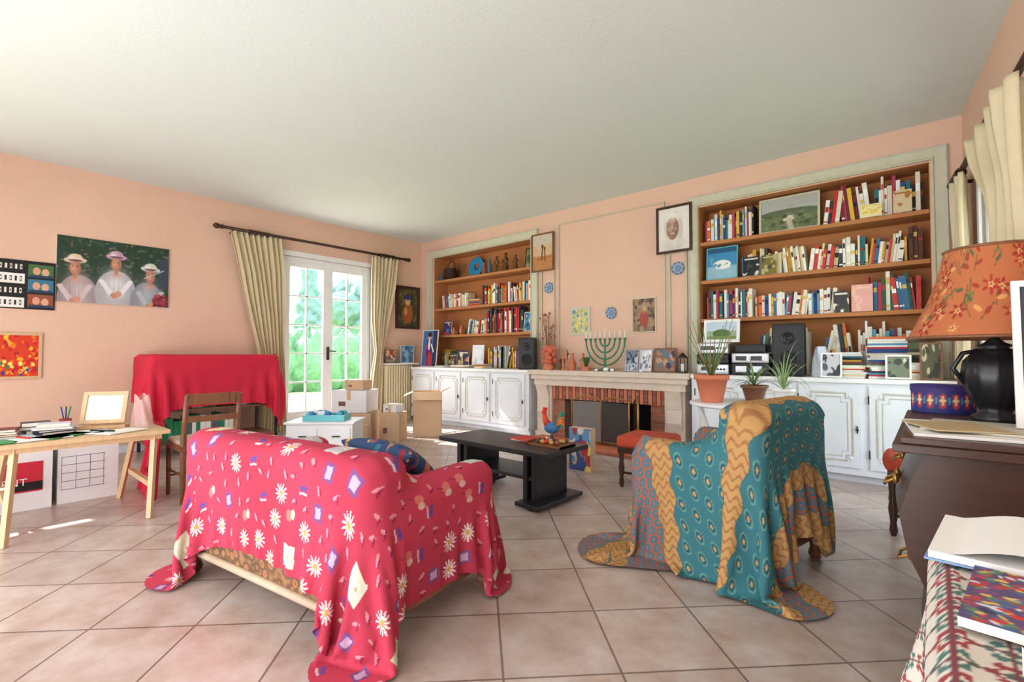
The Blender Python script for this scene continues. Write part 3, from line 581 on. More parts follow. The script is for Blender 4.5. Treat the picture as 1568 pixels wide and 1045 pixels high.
for i,(h,w) in enumerate(((.11,.16),(.10,.16),(.12,.16))):
    z=sum((.11,.10,.12)[:i]);b.rbox((0,0,z+h/2),(w,.13,h/2-.003),.01,SILV if i!=1 else BLKP,5);b.box(-w*.7,w*.2,-.134,-.13,z+h*.35,z+h*.7,BLACK)
    for k in range(3): b.tube([(w*(.35+.2*k),-.13,z+h*.5),(w*(.35+.2*k),-.142,z+h*.5)],.01,BLACK,10)
b.done()
b=B('cassette_deck',Matrix.Translation((5.54,-.2,.897)))
b.rbox((0,0,.06),(.17,.13,.057),.01,BLKP,5);b.rbox((0,0,.17),(.17,.13,.05),.01,SILV,5);b.rbox((.0,0,.265),(.14,.12,.04),.01,BLKP,5)
for x in (-.08,.06): b.box(x-.05,x+.05,-.134,-.13,.03,.09,SILV);b.box(x-.05,x+.05,-.134,-.13,.145,.19,BLACK)
b.done()
c=canvas((150,180,150),1.4,70);c.rect(.5,.75,1,.5,(190,210,226));c.ell(.5,.35,.3,.25,(80,110,60));c.rect(.5,.1,1,.2,(120,140,80));c.blur(2)
picture('white_framed_photo',(5.06,-.22,1.228),(.36,0,0),(0,.03,.24),c,.03,WHITE,.015,n=(0,-1,.1))
b=B('transparent_bag',Matrix.Translation((6.12,-.20,.897)))
P=np.zeros((24,16,3));
for i,a in enumerate(np.arange(24)*2*pi/24):
    for j,t in enumerate(np.linspace(0,1,16)):
        r=.08*(1.1-t*.9)**.5*(1+.15*math.sin(a*5+t*6));P[i,j]=(r*math.cos(a),r*.8*math.sin(a),t*.28)
b.surf(P,mat('frosted_plastic_film',(206,216,228),.3,.1),wrap=True);b.done()
# ================================================================ mantel objects
def vase(name,c,prof,m,col=(1,1,1)): b=B(name);b.lathe(prof,c,m,22,col);return b.done()
CORAL=mat('coral_red',(200,104,78),.7,.3,20)
b=B('coral_sculpture',Matrix.Translation((3.04,-.27,.901)))
b.lathe([(.07,0),(.08,.04),(.05,.08)],(0,0,0),TERRA,14)
for i in range(30):
    a=random.uniform(0,6.28);r=random.uniform(0,.11);b.ball((r*math.cos(a),r*.5*math.sin(a),random.uniform(.1,.3)),(random.uniform(.03,.05),random.uniform(.025,.045),random.uniform(.03,.05)),CORAL,8)
b.done()
b=B('dried_flowers',Matrix.Translation((2.90,-.10,.901)))
b.lathe([(.04,0),(.05,.06),(.03,.14),(.02,.2),(.03,.24)],(0,0,0),WOOD_B,14)
for i in range(26):
    a=random.uniform(0,6.28);s=random.uniform(.02,.14);h=random.uniform(.4,.78);p=[(0,0,.2),(s*.4*math.cos(a),s*.4*math.sin(a)*.6,h*.6),(s*math.cos(a),s*math.sin(a)*.6,h)];b.tube(p,.003,STEM,5)
    b.ball(p[-1],random.uniform(.012,.02),VC,6,lin(random.choice([(176,90,90),(150,120,90),(190,150,120)])))
b.done()
menorah('green_menorah',(3.86,-.22,.901),.40,MENO,4,1)
b=B('gazelle_figurine',Matrix.Translation((3.22,-.2,.901)))
G=BRONZE;b.lathe([(.05,0),(.05,.01)],(0,0,0),G,12);b.ball((0,0,.12),(.06,.025,.03),G,12)
for x in (-.04,.04): 
    for y in (-.014,.014): b.tube([(x,y,.11),(x+.005,y,.06),(x,y,.01)],.006,G,6)
b.tube([(.05,0,.13),(.07,0,.2)],[.018,.011],G,8);b.ball((.08,0,.21),(.026,.012,.013),G,8);b.tube([(.07,0,.215),(.05,0,.27)],.004,G,5);b.tube([(.075,.008,.215),(.06,.01,.27)],.004,G,5);b.done()
vase('terracotta_jug',(3.42,-.28,.901),[(.035,0),(.05,.04),(.05,.09),(.025,.13),(.02,.2),(.028,.22)],TERRA)
figurine('clay_figurine',(3.53,-.2,.901),.22,TERRA,skirt=True)
b=B('orange_candle_pair')
for x,h in ((3.31,.24),(3.36,.2)): b.lathe([(.025,0),(.025,.01),(.012,.03),(.012,h),(.002,h+.012)],(x,-.33,.901),TERRA,12)
b.done()
b=B('green_cactus_ornament',Matrix.Translation((3.66,-.33,.901)));b.lathe([(.04,0),(.045,.05)],(0,0,0),TERRA,14)
for i in range(9): a=i*.7;b.tube([(0,0,.04),(.03*math.cos(a),.03*math.sin(a),.13),(.04*math.cos(a),.04*math.sin(a),.17)],[.012,.012,.004],LEAFD,6)
b.done()
b=B('seashell_collection')
for x,y,r in ((3.95,-.36,.035),(4.03,-.35,.025),(4.4,-.36,.02),(3.82,-.36,.022)): b.ball((x,y,.901+r*.7),(r,r*.8,r*.7),PAPER,10)
b.done()
for x,w,h,cols in ((4.12,.17,.26,[(120,130,150),(60,70,90),(200,200,210),(170,190,200)]),(4.30,.16,.26,[(210,210,214),(120,126,140),(240,240,240)]),(4.48,.26,.27,[(140,110,90),(70,60,80),(190,150,120),(90,120,150)])):
    c=canvas(cols[0],w/h,60);c.blobs(22,cols,.05,.2);c.noise(.1);c.blur(1);picture('mantel_photo_frame',(x+.0,-.2,.902),(w,0,0),(0,.04,h),c,.012,SILV if w<.2 else WOOD_B,.015,n=(0,-1,.15))
b=B('candle_lantern',Matrix.Translation((4.84,-.25,.901)));b.box(-.04,.04,-.04,.04,0,.015,IRON);b.box(-.04,.04,-.04,.04,.16,.175,IRON);b.lathe([(.05,.175),(.01,.22)],(0,0,0),IRON,4)
for x in(-.036,.036):
    for y in(-.036,.036): b.tube([(x,y,.01),(x,y,.165)],.005,IRON,4)
b.tube([(0,0,.01),(0,0,.1)],.02,PAPER,12);b.done()
# ================================================================ SOFA
MS=Matrix.Translation((5.40,-4.50,0))@Matrix.Rotation(math.radians(8),4,'Z')
def wickermat():
    m=bpy.data.materials.new('woven_wicker_tapestry');m.use_nodes=True;N=m.node_tree.nodes;L=m.node_tree.links;b=N['Principled BSDF']
    tc=N.new('ShaderNodeTexCoord');v=N.new('ShaderNodeTexVoronoi');v.inputs['Scale'].default_value=22;L.new(tc.outputs['Object'],v.inputs['Vector'])
    cr=N.new('ShaderNodeValToRGB');e=cr.color_ramp.elements;e[0].color=(*lin((140,56,46)),1);e[1].color=(*lin((160,116,80)),1);e[1].position=.9
    x=cr.color_ramp.elements.new(.3);x.color=(*lin((170,122,82)),1);x=cr.color_ramp.elements.new(.5);x.color=(*lin((96,68,48)),1)
    L.new(v.outputs['Distance'],cr.inputs[0])
    w=N.new('ShaderNodeTexWave');w.inputs['Scale'].default_value=60;w.bands_direction='Z';L.new(tc.outputs['Object'],w.inputs['Vector'])
    bp=N.new('ShaderNodeBump');bp.inputs['Strength'].default_value=.5;bp.inputs['Distance'].default_value=.004;L.new(w.outputs['Fac'],bp.inputs['Height']);L.new(bp.outputs[0],b.inputs['Normal'])
    L.new(cr.outputs[0],b.inputs['Base Color']);b.inputs['Roughness'].default_value=.9;return m
WICK=wickermat()
SL=1.40;SD=.80
b=B('two_seat_sofa',MS)
ARMW=.16
for x0,x1 in ((-SL,-SL+ARMW),(-ARMW,0)):
    b.rbox(((x0+x1)/2,SD/2+.04,.38),(ARMW/2,SD/2-.06,.20),.07,WICK,6)
b.rbox((-SL/2,.11,.42),(SL/2,.10,.29),.08,WICK,8)
b.rbox((-SL/2,SD/2+.02,.27),(SL/2-.01,SD/2-.04,.09),.03,WICK,6)
b.box(-SL+.03,-.03,.014,.06,.15,.4,WICK);b.box(-.05,-.005,.05,SD-.06,.15,.4,WICK)
for k in range(2): b.rbox((-SL+ARMW+.27+k*.54,.48,.40),(.265,.28,.065),.05,WICK,8,puff=.02)
b.tube([(-SL+.03,.012,.135),(-.03,.012,.135)],.018,RAIL,10)
b.tube([(-.01,.04,.135),(-.01,SD-.03,.135)],.020,WOOD_B,10);b.tube([(-SL,.04,.135),(-SL,SD-.03,.135)],.02,WOOD_B,10);b.tube([(-SL+.03,SD-.03,.135),(-.03,SD-.03,.135)],.02,WOOD_B,10)
for x in (-SL+.04,-.04):
    for y in (.04,SD-.05):
        b.lathe([(.028,0),(.044,.012),(.048,.032),(.040,.055),(.027,.065),(.032,.075),(.034,.15),(.02,.16)],(x,y,0),WOOD_B,18)
b.done()
boxes=[((-SL+ARMW/2,SD/2+.04,.29),(ARMW/2+.004,SD/2-.06,.295),.07),((-ARMW/2,SD/2+.04,.29),(ARMW/2+.004,SD/2-.06,.295),.07),((-SL/2,.11,.355),(SL/2+.004,.105,.36),.08),((-SL/2,SD/2+.02,.24),(SL/2-.01,SD/2-.04,.245),.04)]
for x in (-SL+.04,-.04):
    for y in (.04,SD-.05): boxes.append(((x,y,.08),(.056,.056,.08),.05))
XA,XB,YA,YB2=-SL-.38,.35,-.46,1.08
P,U=cloth(XA,XB,YA,YB2,.75,.021,boxes,seed=3,tuck=[(-SL+.1,-.1,.2,.95,3.0)])
f=5;P=up(P,f);U=up(U,f);X=U[...,0];Y=U[...,1]
c=Cv(X,Y,(182,60,82))
c.c*=(1+.12*np.sin(X*9+2*np.sin(Y*5)))[...,None]
r0=random.Random(5)
used=[]
def free(x,y,r):
    for a,b_,q in used:
        if math.hypot(x-a,y-b_)<(r+q): return False
    used.append((x,y,r));return True
for i in range(3000):
    x=r0.uniform(XA,XB);y=r0.uniform(YA,YB2);k=r0.random()
    if k<.30 and free(x,y,.078):
        w=r0.uniform(.07,.10);h=r0.uniform(.08,.13);cc=r0.choice([(204,202,184),(196,200,172),(214,190,156),(196,188,190),(190,200,190)]);c.rect(x,y,w,h,cc,.05);c.daisy(x+.01,y,.022,(228,222,208),(180,150,80),8)
    elif k<.44 and free(x,y,.05): c.daisy(x,y,.040,(230,222,222),(210,156,90),12,r0.random())
    elif k<.58 and free(x,y,.045): c.rect(x,y,.05,.06,(120,76,130),.1);c.rect(x,y,.03,.038,(190,158,186),.1)
    elif k<.68 and free(x,y,.04): c.ell(x,y,.018,.023,(210,120,110));c.ell(x+.024,y+.01,.013,.019,(216,180,172));c.line(x,y-.02,x-.01,y-.05,.006,(150,56,84))
    elif k<.84 and free(x,y,.04): c.rect(x,y,.045,.018,(104,70,140),r0.uniform(-.5,.5));c.rect(x,y-.02,.045,.008,(212,188,198),.1)
    elif free(x,y,.025): c.ell(x,y,.006,.018,(212,138,152),r0.uniform(0,3));c.ell(x+.012,y,.005,.015,(140,40,72),.5)
c.c=np.clip(c.c,0,1)
b=B('red_floral_throw',MS);b.surf(P,VCLOTH,c.c,keep=rcorner(X,Y,XA,XB,YA,YB2,(.22,.16,.3,.30)));b.done()
b=B('patterned_cushion',MS@Matrix.Translation((-.34,.42,.62))@Matrix.Rotation(-.5,4,'X')@Matrix.Rotation(.3,4,'Z'))
n=90;t=np.linspace(-1,1,n);UU,WW=np.meshgrid(t,t,indexing='ij')
cc=Cv(UU,WW,(60,80,120));cc.blobs(160,[(190,80,70),(220,176,90),(60,120,140),(200,130,84),(50,60,100),(150,60,70)],.03,.09,-1,1,-1,1)
for sg in (1,-1):
    th=.07*np.sqrt(np.clip((1-UU**2)*(1-WW**2),0,1))**.8
    Q=np.stack([UU*.18*(1-.08*(1-WW**2)),WW*.16*(1-.08*(1-UU**2)),sg*th],-1);b.surf(Q if sg>0 else Q[::-1],VCLOTH,cc.c if sg>0 else cc.c[::-1])
b.done()
# ================================================================ ARMCHAIR
MA=Matrix.Translation((6.01,-2.62,0))@Matrix.Rotation(math.radians(-12),4,'Z')
b=B('armchair',MA)
AW=.38
b.rbox((.27,0,.50),(.10,AW-.02,.34),.07,REDU,8);b.rbox((-.02,-AW+.07,.38),(.33,.07,.23),.06,REDU,8);b.rbox((-.02,AW-.07,.38),(.33,.07,.23),.06,REDU,8)
b.rbox((-.04,0,.30),(.33,AW-.1,.12),.04,REDU,8);b.rbox((-.04,0,.44),(.31,AW-.14,.06),.05,REDU,8,puff=.02);b.box(-.35,.35,-AW+.03,AW-.03,.12,.17,WOOD_B)
for x in (-.31,.33):
    for y in (-AW+.06,AW-.06): b.lathe([(.022,0),(.035,.02),(.025,.06),(.035,.13)],(x,y,0),WOOD_B,12)
b.done()
boxes=[((.27,0,.43),(.11,AW-.01,.43),.07),((-.02,-AW+.07,.31),(.335,.08,.315),.06),((-.02,AW-.07,.31),(.335,.08,.315),.06),((-.04,0,.26),(.33,AW-.1,.265),.05)]
ca=(-.76,.96,-.89,.74)
P,U=cloth(*ca,.90,.022,boxes,seed=5,tuck=[(-.45,.2,-.45,.45,3.5)])
P=up(P,5);U=up(U,5);X=U[...,0];Y=U[...,1]
c=Cv(X,Y,(192,146,92))
wob=.012*np.sin(Y*40)
for a,b_,k in ((-1.1,-.74,0),(-.74,-.60,1),(-.60,-.44,0),(-.44,-.34,0),(-.34,-.10,1),(-.10,.02,0),(.02,.28,2),(.28,.38,0),(.38,.64,2),(.64,.74,0),(.74,.84,1),(.84,1.2,0)):
    m=(X+wob>=a)&(X+wob<b_)
    if k==1:
        s=.05;gx=(X-a)/s;gy=Y/s*1.1+.5*(np.floor(gx)%2);d=np.hypot((gx%1)-.5,(gy%1)-.5)
        c.c[m]=lin((176,104,84));c.c[m&(d<.44)]=lin((82,126,142));c.c[m&(d<.14)]=lin((186,106,82))
    elif k==2:
        c.c[m]=lin((64,120,130));s=.075;gx=(X-a)/s;gy=Y/(s*1.3)+.5*(np.floor(gx)%2);fx=(gx%1)-.5;fy=(gy%1)-.5
        d=np.hypot(fx*1.3+fy*.5,fy);c.c[m&(d<.36)]=lin((104,152,142));c.c[m&(d<.27)]=lin((50,98,112));c.c[m&(d<.12)]=lin((196,156,98))
    else:
        c.c[m]=lin((194,152,98));st=(np.sin(Y*150+np.sin(X*120)*2)>.55);c.c[m&st]=lin((166,116,78))
        e=np.minimum(abs(X+wob-a),abs(X+wob-b_))<.006;c.c[m&e]=lin((78,112,112))
b=B('blue_orange_throw',MA);b.surf(P,VCLOTH,c.c,keep=rcorner(X,Y,*ca,(.34,.20,.55,.5)));b.done()
# ================================================================ coffee table
b=B('black_coffee_table',Matrix.Translation((4.34,-2.54,0))@Matrix.Rotation(-.02,4,'Z'))
b.box(-.57,.57,-.26,.26,.385,.42,BLACK)
for x in (-.40,.40):
    b.box(x-.02,x+.02,-.19,.19,.05,.385,BLACK);b.box(x+.06 if x<0 else x-.10,x+.10 if x<0 else x-.06,-.19,.19,.05,.385,BLACK)
    b.box(x-.11,x+.11,-.27,.27,.022,.052,BLACK)
    for y in (-.22,.22): b.lathe([(.018,0),(.018,.022)],(x,y,0),BLKP,10)
b.box(-.38,.38,-.18,.18,.19,.215,BLACK);b.done(.004)
b=B('tray_of_ornaments',Matrix.Translation((4.72,-2.5,.421)))
b.box(-.15,.15,-.1,.1,0,.012,WOOD_B)
for x in(-.15,.145): b.box(x,x+.005,-.1,.1,0,.03,WOOD_B)
for i in range(18): b.ball((random.uniform(-.12,.12),random.uniform(-.07,.07),.028),(.022,.018,.016),VC,8,lin(random.choice([(150,80,50),(230,220,200),(90,60,50),(200,60,40),(190,150,90)])))
b.M=b.M@Matrix.Translation((-.02,.03,.012))
b.lathe([(.05,0),(.05,.015),(.015,.03),(.012,.06)],(0,0,0),WOOD_D,12);b.ball((0,0,.11),(.065,.04,.045),VC,14,lin((60,110,160)))
b.tube([(-.03,0,.13),(-.06,0,.17),(-.065,0,.21)],[.033,.024,.018],VC,10,lin((200,74,50)));b.ball((-.07,0,.225),(.022,.018,.02),VC,10,lin((200,60,44)));b.tube([(-.09,0,.225),(-.11,0,.218)],[.009,.001],VC,6,lin((240,190,60)))
for i in range(3): b.ball((-.075+i*.014,0,.25),(.009,.004,.014),VC,6,lin((210,20,30)))
for i in range(6): a=.5+i*.2;b.tube([(.045,0,.12),(.09,.0,.14+.018*i),(.11+.02*math.cos(a),(i-3)*.01,.11+.028*i)],[.014,.011,.003],VC,6,lin(random.choice([(30,70,120),(220,120,40),(40,130,100),(220,60,50)])))
b.done()
b=B('magazine_stack');stack(b,4.45,-2.45,.421,2,.25,.18,PALW,(.006,.01));b.done()
b=B('illustrated_box',Matrix.Translation((4.35,-1.5,0)));
c=canvas((60,80,140),.8,60);c.blobs(24,[(210,200,190),(160,60,60),(90,140,180),(230,190,90)],.05,.2);c.blur(1)
b.box(-.12,.12,-.04,.04,0,.4,CARD);picture('',(-.12,-.041,0),(.24,0,0),(0,0,.40),c,d=.004,n=(0,-1,0),b=b);b.done()
# ================================================================ round plant table
b=B('round_garden_table',Matrix.Translation((5.85,-1.62,0)))
b.lathe([(.001,.72),(.37,.72),(.39,.728),(.39,.742),(.37,.75),(.001,.75)],(0,0,0),WPL,40,cap=False)
for a in (.4,1.97,3.54,5.11): b.tube([(.32*math.cos(a),.32*math.sin(a),.72),(.2*math.cos(a),.2*math.sin(a),.36),(.34*math.cos(a),.34*math.sin(a),.0)],.016,WPL,8)
b.tube([(.2*math.cos(a),.2*math.sin(a),.36) for a in np.linspace(0,2*pi,17)[:-1]],.01,WPL,6,closed=True);b.done()
def leafs(b,c,n,L,w,droop,m,up0=.6,seed=1):
    r=random.Random(seed)
    for i in range(n):
        a=r.uniform(0,6.28);l=L*r.uniform(.6,1);e=r.uniform(up0,1.45);k=9;P=np.zeros((k,3,3));p=Vector(c);d=Vector((math.cos(a)*math.cos(e),math.sin(a)*math.cos(e),math.sin(e)));s=Vector((-math.sin(a),math.cos(a),0))
        for j in range(k):
            t=j/(k-1);ww=w*(math.sin(pi*min(1,t*.9+.1))**.6)*(1-t*.5)*.5
            if j==k-1: ww=.0005
            P[j,0]=p-s*ww+Vector((0,0,ww*.4));P[j,1]=p;P[j,2]=p+s*ww+Vector((0,0,ww*.4));p=p+d*(l/k);d=(d+Vector((0,0,-droop*(.5+t)))).normalized()
        b.surf(P,m)
def pot(b,c,r,h,m): b.lathe([(r*.65,0),(r*.95,h*.82),(r*1.08,h*.83),(r*1.08,h),(r*.95,h),(r*.9,h*.9),(.001,h*.88)],c,m,24)
b=B('potted_spiky_plant');pot(b,(5.66,-1.78,.751),.115,.2,TERRA);leafs(b,(5.66,-1.78,.93),12,.4,.014,.06,LEAF,.9,1)
for i in range(12): a=i*.55;b.tube([(5.66,-1.78,.93),(5.66+.08*math.cos(a),-1.78+.07*math.sin(a),1.1),(5.66+.17*math.cos(a),-1.78+.14*math.sin(a),1.26+.05*(i%3))],[.005,.004,.002],STEM if i%2 else LEAF,5)
b.done()
b=B('potted_spider_plant');pot(b,(5.88,-1.50,.751),.09,.12,WOOD_B);leafs(b,(5.88,-1.50,.86),30,.30,.014,.30,LEAF,.5,2);b.done()
b=B('potted_spider_plant');pot(b,(6.10,-1.62,.751),.07,.11,PAPER);leafs(b,(6.10,-1.62,.85),24,.46,.012,.26,mat('pale_leaf',(150,176,120),.5,.2),.6,3);b.done()
def stool(name,c,w,h,rot=0):
    b=B(name,Matrix.Translation(c)@Matrix.Rotation(rot,4,'Z'));b.rbox((0,0,h-.045),(w/2,w/2,.05),.03,REDU,7,puff=.015);b.box(-w/2+.01,w/2-.01,-w/2+.01,w/2-.01,h-.14,h-.09,WOOD_D)
    for x in(-1,1):
        for y in(-1,1): b.lathe([(.014,0),(.022,.03),(.016,.08),(.026,.16),(.018,.22),(.025,h-.13)],(x*(w/2-.035),y*(w/2-.035),0),WOOD_D,10)
    for y in (-1,1): b.tube([(-w/2+.03,y*(w/2-.035),.12),(w/2-.03,y*(w/2-.035),.12)],.01,WOOD_D,6)
    return b.done()
stool('upholstered_stool',(5.08,-1.60,0),.42,.42,.1);stool('upholstered_stool',(6.83,-1.55,0),.34,.48,.05)
# ================================================================ left table and things
b=B('folding_trestle_table')
b.box(2.22,2.86,-5.75,-4.46,.55,.575,PINE);b.box(2.26,2.82,-5.72,-4.50,.515,.55,PINE)
for y in (-4.56,-5.24,-5.65):
    for xa,xb in ((2.28,2.16),(2.80,2.90)): b.tube([(xa,y+.02,.55),(xb,y-.05 if xb<2.5 else y-.02,.0)],.021,PINE,4)
    b.box(2.27,2.83,y-.02,y+.01,.2,.235,PINE)
b.done()
b=B('moving_box');b.box(1.66,2.06,-5.75,-4.98,0,.47,CARDW);b.box(2.06,2.063,-5.7,-5.03,.13,.34,VC,lin((200,44,64)));b.box(2.063,2.064,-5.7,-5.03,.14,.2,VC,lin((30,30,34)));b.box(1.66,2.061,-5.37,-5.35,.47,.473,CARD)
tx=bpy.data.curves.new('label_text','FONT');tx.body='TRANSPORT\nDEMENAGEMENT';tx.size=.07;tx.extrude=.001
o=b.done(.003);to=bpy.data.objects.new('label_text',tx);sc.collection.objects.link(to);to.data.materials.append(WHITE);to.parent=o
to.rotation_euler=(pi/2,0,pi/2);to.location=Vector((2.066,-5.66,.25))-o.location
b=B('moving_box');b.box(1.68,2.04,-4.95,-4.60,0,.47,CARDW)
for i in range(5): b.box(2.04,2.041,-4.93,-4.68,.1+i*.06,.104+i*.06,VC,lin((90,110,150)))
for i in range(4): b.box(2.04,2.041,-4.93+i*.08,-4.927+i*.08,.1,.345,VC,lin((90,110,150)))
b.done(.003)
b=B('desk_papers')
for x,y,r,cc in ((2.7,-5.1,.2,(240,240,240)),(2.6,-4.9,-.3,(230,235,240)),(2.72,-4.72,.5,(240,238,230)),(2.5,-5.25,.1,(210,214,220)),(2.75,-5.35,.3,(60,150,90)),(2.66,-5.0,.6,(50,140,80))): b.cbox((x,y,.581),(.09,.13,.003),VC,r,col=lin(cc))
stack(b,2.45,-5.3,.577,4,.2,.25,PAL,(.01,.02));stack(b,2.5,-5.02,.577,4,.15,.2,[(60,60,90),(30,40,60),(210,210,220)],(.01,.03));stack(b,2.38,-5.1,.577,3,.12,.16,[(150,110,80),(60,60,66)],(.02,.03))
b.lathe([(.03,0),(.034,.08)],(2.35,-4.95,.577),VC,14,lin((180,60,60)))
for k in range(5): b.tube([(2.35,-4.95,.6),(2.35+.03*math.cos(k),-4.95+.03*math.sin(k),.74)],.004,VC,5,lin(random.choice([(40,60,140),(200,60,50),(40,130,80)])))
b.tube([(2.6,-4.85,.59),(2.75,-4.75,.59)],.006,BLACK,6);b.tube([(2.72,-5.15,.59),(2.6,-5.2,.59)],.005,VC,6,lin((200,40,50)));b.done()
b=B('small_wooden_easel_print',Matrix.Translation((2.42,-4.76,.577))@Matrix.Rotation(1.1,4,'Z'))
c=canvas((220,228,216),.9,50);c.rect(.5,.5,.6,.6,(236,240,232))
picture('',(-.13,0,.03),(.26,0,0),(0,.08,.22),c,.025,PINE,.02,n=(0,-1,.3),b=b);b.box(-.14,.14,-.04,.12,0,.02,PINE);b.tube([(0,.1,.01),(0,.07,.22)],.008,PINE,6);b.done()
b=B('organza_bag',Matrix.Translation((2.55,-4.56,.577)))
P=np.zeros((30,18,3))
for i,a in enumerate(np.arange(30)*2*pi/30):
    for j,t in enumerate(np.linspace(0,1,18)):
        r=(.10-.03*t)*(1+.12*math.sin(a*6+t*5));P[i,j]=(r*math.cos(a)*1.1,r*.6*math.sin(a),t*.22+.02*math.sin(a*3)*t)
mm=mat('sheer_organza',(220,190,184),.4,.1);nt=mm.node_tree;pb=nt.nodes['Principled BSDF'];pb.inputs['Alpha'].default_value=.5
b.surf(P,mm,wrap=True);b.done()
b=B('hanging_red_cloth')
nu,nv=70,40;P=np.zeros((nu,nv,3))
for i in range(nu):
    u=i/(nu-1)
    for j in range(nv):
        v=j/(nv-1);z=.57*(1-v)+.012;wd=.17+.16*v;P[i,j]=(2.36+(u-.5)*wd*2-.10*v,-4.435+.022*math.sin(u*22+v*2)*(.4+v)-.05*v*u,z)
b.surf(P,RED);b.done(0,.003)
b=B('wooden_chair',Matrix.Translation((2.52,-4.16,0)))
for y in (-.18,.18):
    b.tube([(.19,y,0),(.18,y,.42),(.21,y,.62),(.25,y,.80)],[.017,.02,.018,.014],WOOD_B,8);b.tube([(-.18,y,0),(-.18,y,.41)],[.014,.02],WOOD_B,8);b.tube([(.18,y,.2),(-.18,y,.2)],.01,WOOD_B,6)
b.tube([(-.18,-.18,.15),(-.18,.18,.15)],.01,WOOD_B,6);b.box(-.2,.2,-.2,.2,.38,.42,WOOD_B);b.rbox((0,0,.435),(.19,.19,.022),.02,mat('striped_cushion',(190,170,150),.8,.3,25),6)
for k,(z,h) in enumerate(((.77,.04),(.62,.022))):
    for i in range(8):
        t0=-1+i/4;t1=t0+.25;x0=.24+.03*(1-t0*t0)-(.03 if k else 0);b.box(x0-.01,x0+.012,t0*.18,t1*.18,z-h,z+h,WOOD_B)
b.done()
b=B('metal_shelf_unit')
for x in (.12,.70):
    for y in (-4.10,-2.84): b.box(x,x+.03,y,y+.03,0,1.07,IRON)
for z in (.12,.48,1.05): b.box(.12,.73,-4.10,-2.81,z,z+.025,WOOD_B)
b.done(.002)
b=B('file_folders')
for z,y0,y1 in ((.506,-3.25,-2.88),(.146,-4.0,-3.3),(.506,-4.0,-3.5)):
    y=y0
    while y<y1: t=random.uniform(.03,.06);b.box(.4,.68,y,y+t-.003,z,z+random.uniform(.2,.28),VC,lin(random.choice([(40,130,90),(230,230,226),(60,150,110),(90,100,110),(220,214,200)])));y+=t
b.done(.002)
P,U=cloth(.0,1.22,-4.56,-2.42,1.12,.03,[((.42,-3.47,.545),(.33,.665,.55),.02)],steps=190,seed=8)
P[...,0]=np.maximum(P[...,0],.03)
b=B('red_tablecloth');b.surf(up(P,2),RED);b.done()
b=B('white_drawer_box',Matrix.Translation((2.1,-2.9,0))@Matrix.Rotation(.75,4,'Z'));b.box(-.33,.33,-.2,.2,0,.4,WPL)
for k in range(2): b.box(-.31+k*.32,-.02+k*.33,-.212,-.2,.05,.36,WPL);b.tube([(-.2+k*.33,-.22,.28),(-.12+k*.33,-.22,.28)],.008,BLACK,6)
b.box(-.35,.35,-.22,.22,.4,.42,WPL);b.done(.005)
b=B('turquoise_tray',Matrix.Translation((2.1,-2.9,.421))@Matrix.Rotation(.75,4,'Z'));b.box(-.2,.22,-.12,.12,0,.01,TURQ)
for a in ((-.2,.22,-.12,-.11),(-.2,.22,.11,.12),(-.2,-.19,-.11,.11),(.21,.22,-.11,.11)): b.box(*a,.01,.06,TURQ)
for i in range(12): b.ball((random.uniform(-.15,.18),random.uniform(-.08,.08),.06),(.035,.03,.035),VC,8,lin(random.choice([(230,240,250),(90,180,200),(60,120,190)])))
b.done()
def cardbox(name,c,w,d,h,rot,m=CARD,open_=False):
    b=B(name,Matrix.Translation(c)@Matrix.Rotation(rot,4,'Z'))
    if not open_: b.box(-w/2,w/2,-d/2,d/2,0,h,m);b.box(-w/2-.001,w/2+.001,-.025,.025,h,h+.002,PINE);b.box(-.025,.025,-d/2-.002,-d/2,h-.12,h,PINE);b.box(-w*.3,-w*.1,-d/2-.001,-d/2,h*.3,h*.5,VC,lin((120,90,80)))
    else:
        t=.006;b.box(-w/2,w/2,-d/2,-d/2+t,0,h,m);b.box(-w/2,w/2,d/2-t,d/2,0,h,m);b.box(-w/2,-w/2+t,-d/2,d/2,0,h,m);b.box(w/2-t,w/2,-d/2,d/2,0,h,m);b.box(-w/2,w/2,-d/2,d/2,0,t,m)
        fl=w*.4
        for s in (-1,1):
            v=[(s*w/2,-d/2,h),(s*w/2,d/2,h),(s*(w/2+fl*.8),d/2,h+fl*.4*s),(s*(w/2+fl*.8),-d/2,h+fl*.4*s)];b.add(v+[(p[0],p[1],p[2]+t) for p in v],[(0,1,2,3),(7,6,5,4),(0,4,5,1),(1,5,6,2),(2,6,7,3),(3,7,4,0)],m)
            v=[(-w/2,s*d/2,h),(w/2,s*d/2,h),(w/2,s*(d/2+fl*.5),h-.1),(-w/2,s*(d/2+fl*.5),h-.1)];b.add(v+[(p[0],p[1]+t*s,p[2]) for p in v],[(0,1,2,3),(7,6,5,4),(0,4,5,1),(1,5,6,2),(2,6,7,3),(3,7,4,0)],m)
    return b.done()
cardbox('cardboard_box',(1.22,-2.02,0),.5,.4,.36,.7);cardbox('cardboard_box',(1.20,-2.02,.365),.46,.38,.28,.6,CARDW);cardbox('cardboard_box',(1.64,-1.74,0),.26,.3,.36,.6);cardbox('cardboard_box',(1.66,-1.2,0),.38,.34,.60,.9,CARD,True)
cardbox('cardboard_box',(1.66,-2.28,0),.3,.22,.26,.8);cardbox('cardboard_box',(1.24,-2.0,.65),.28,.2,.12,.4);cardbox('cardboard_box',(1.64,-1.74,.364),.2,.16,.1,.3,CARDW)
b=B('plastic_bag_of_things',Matrix.Translation((1.28,-1.5,0)))
P=np.zeros((24,16,3))
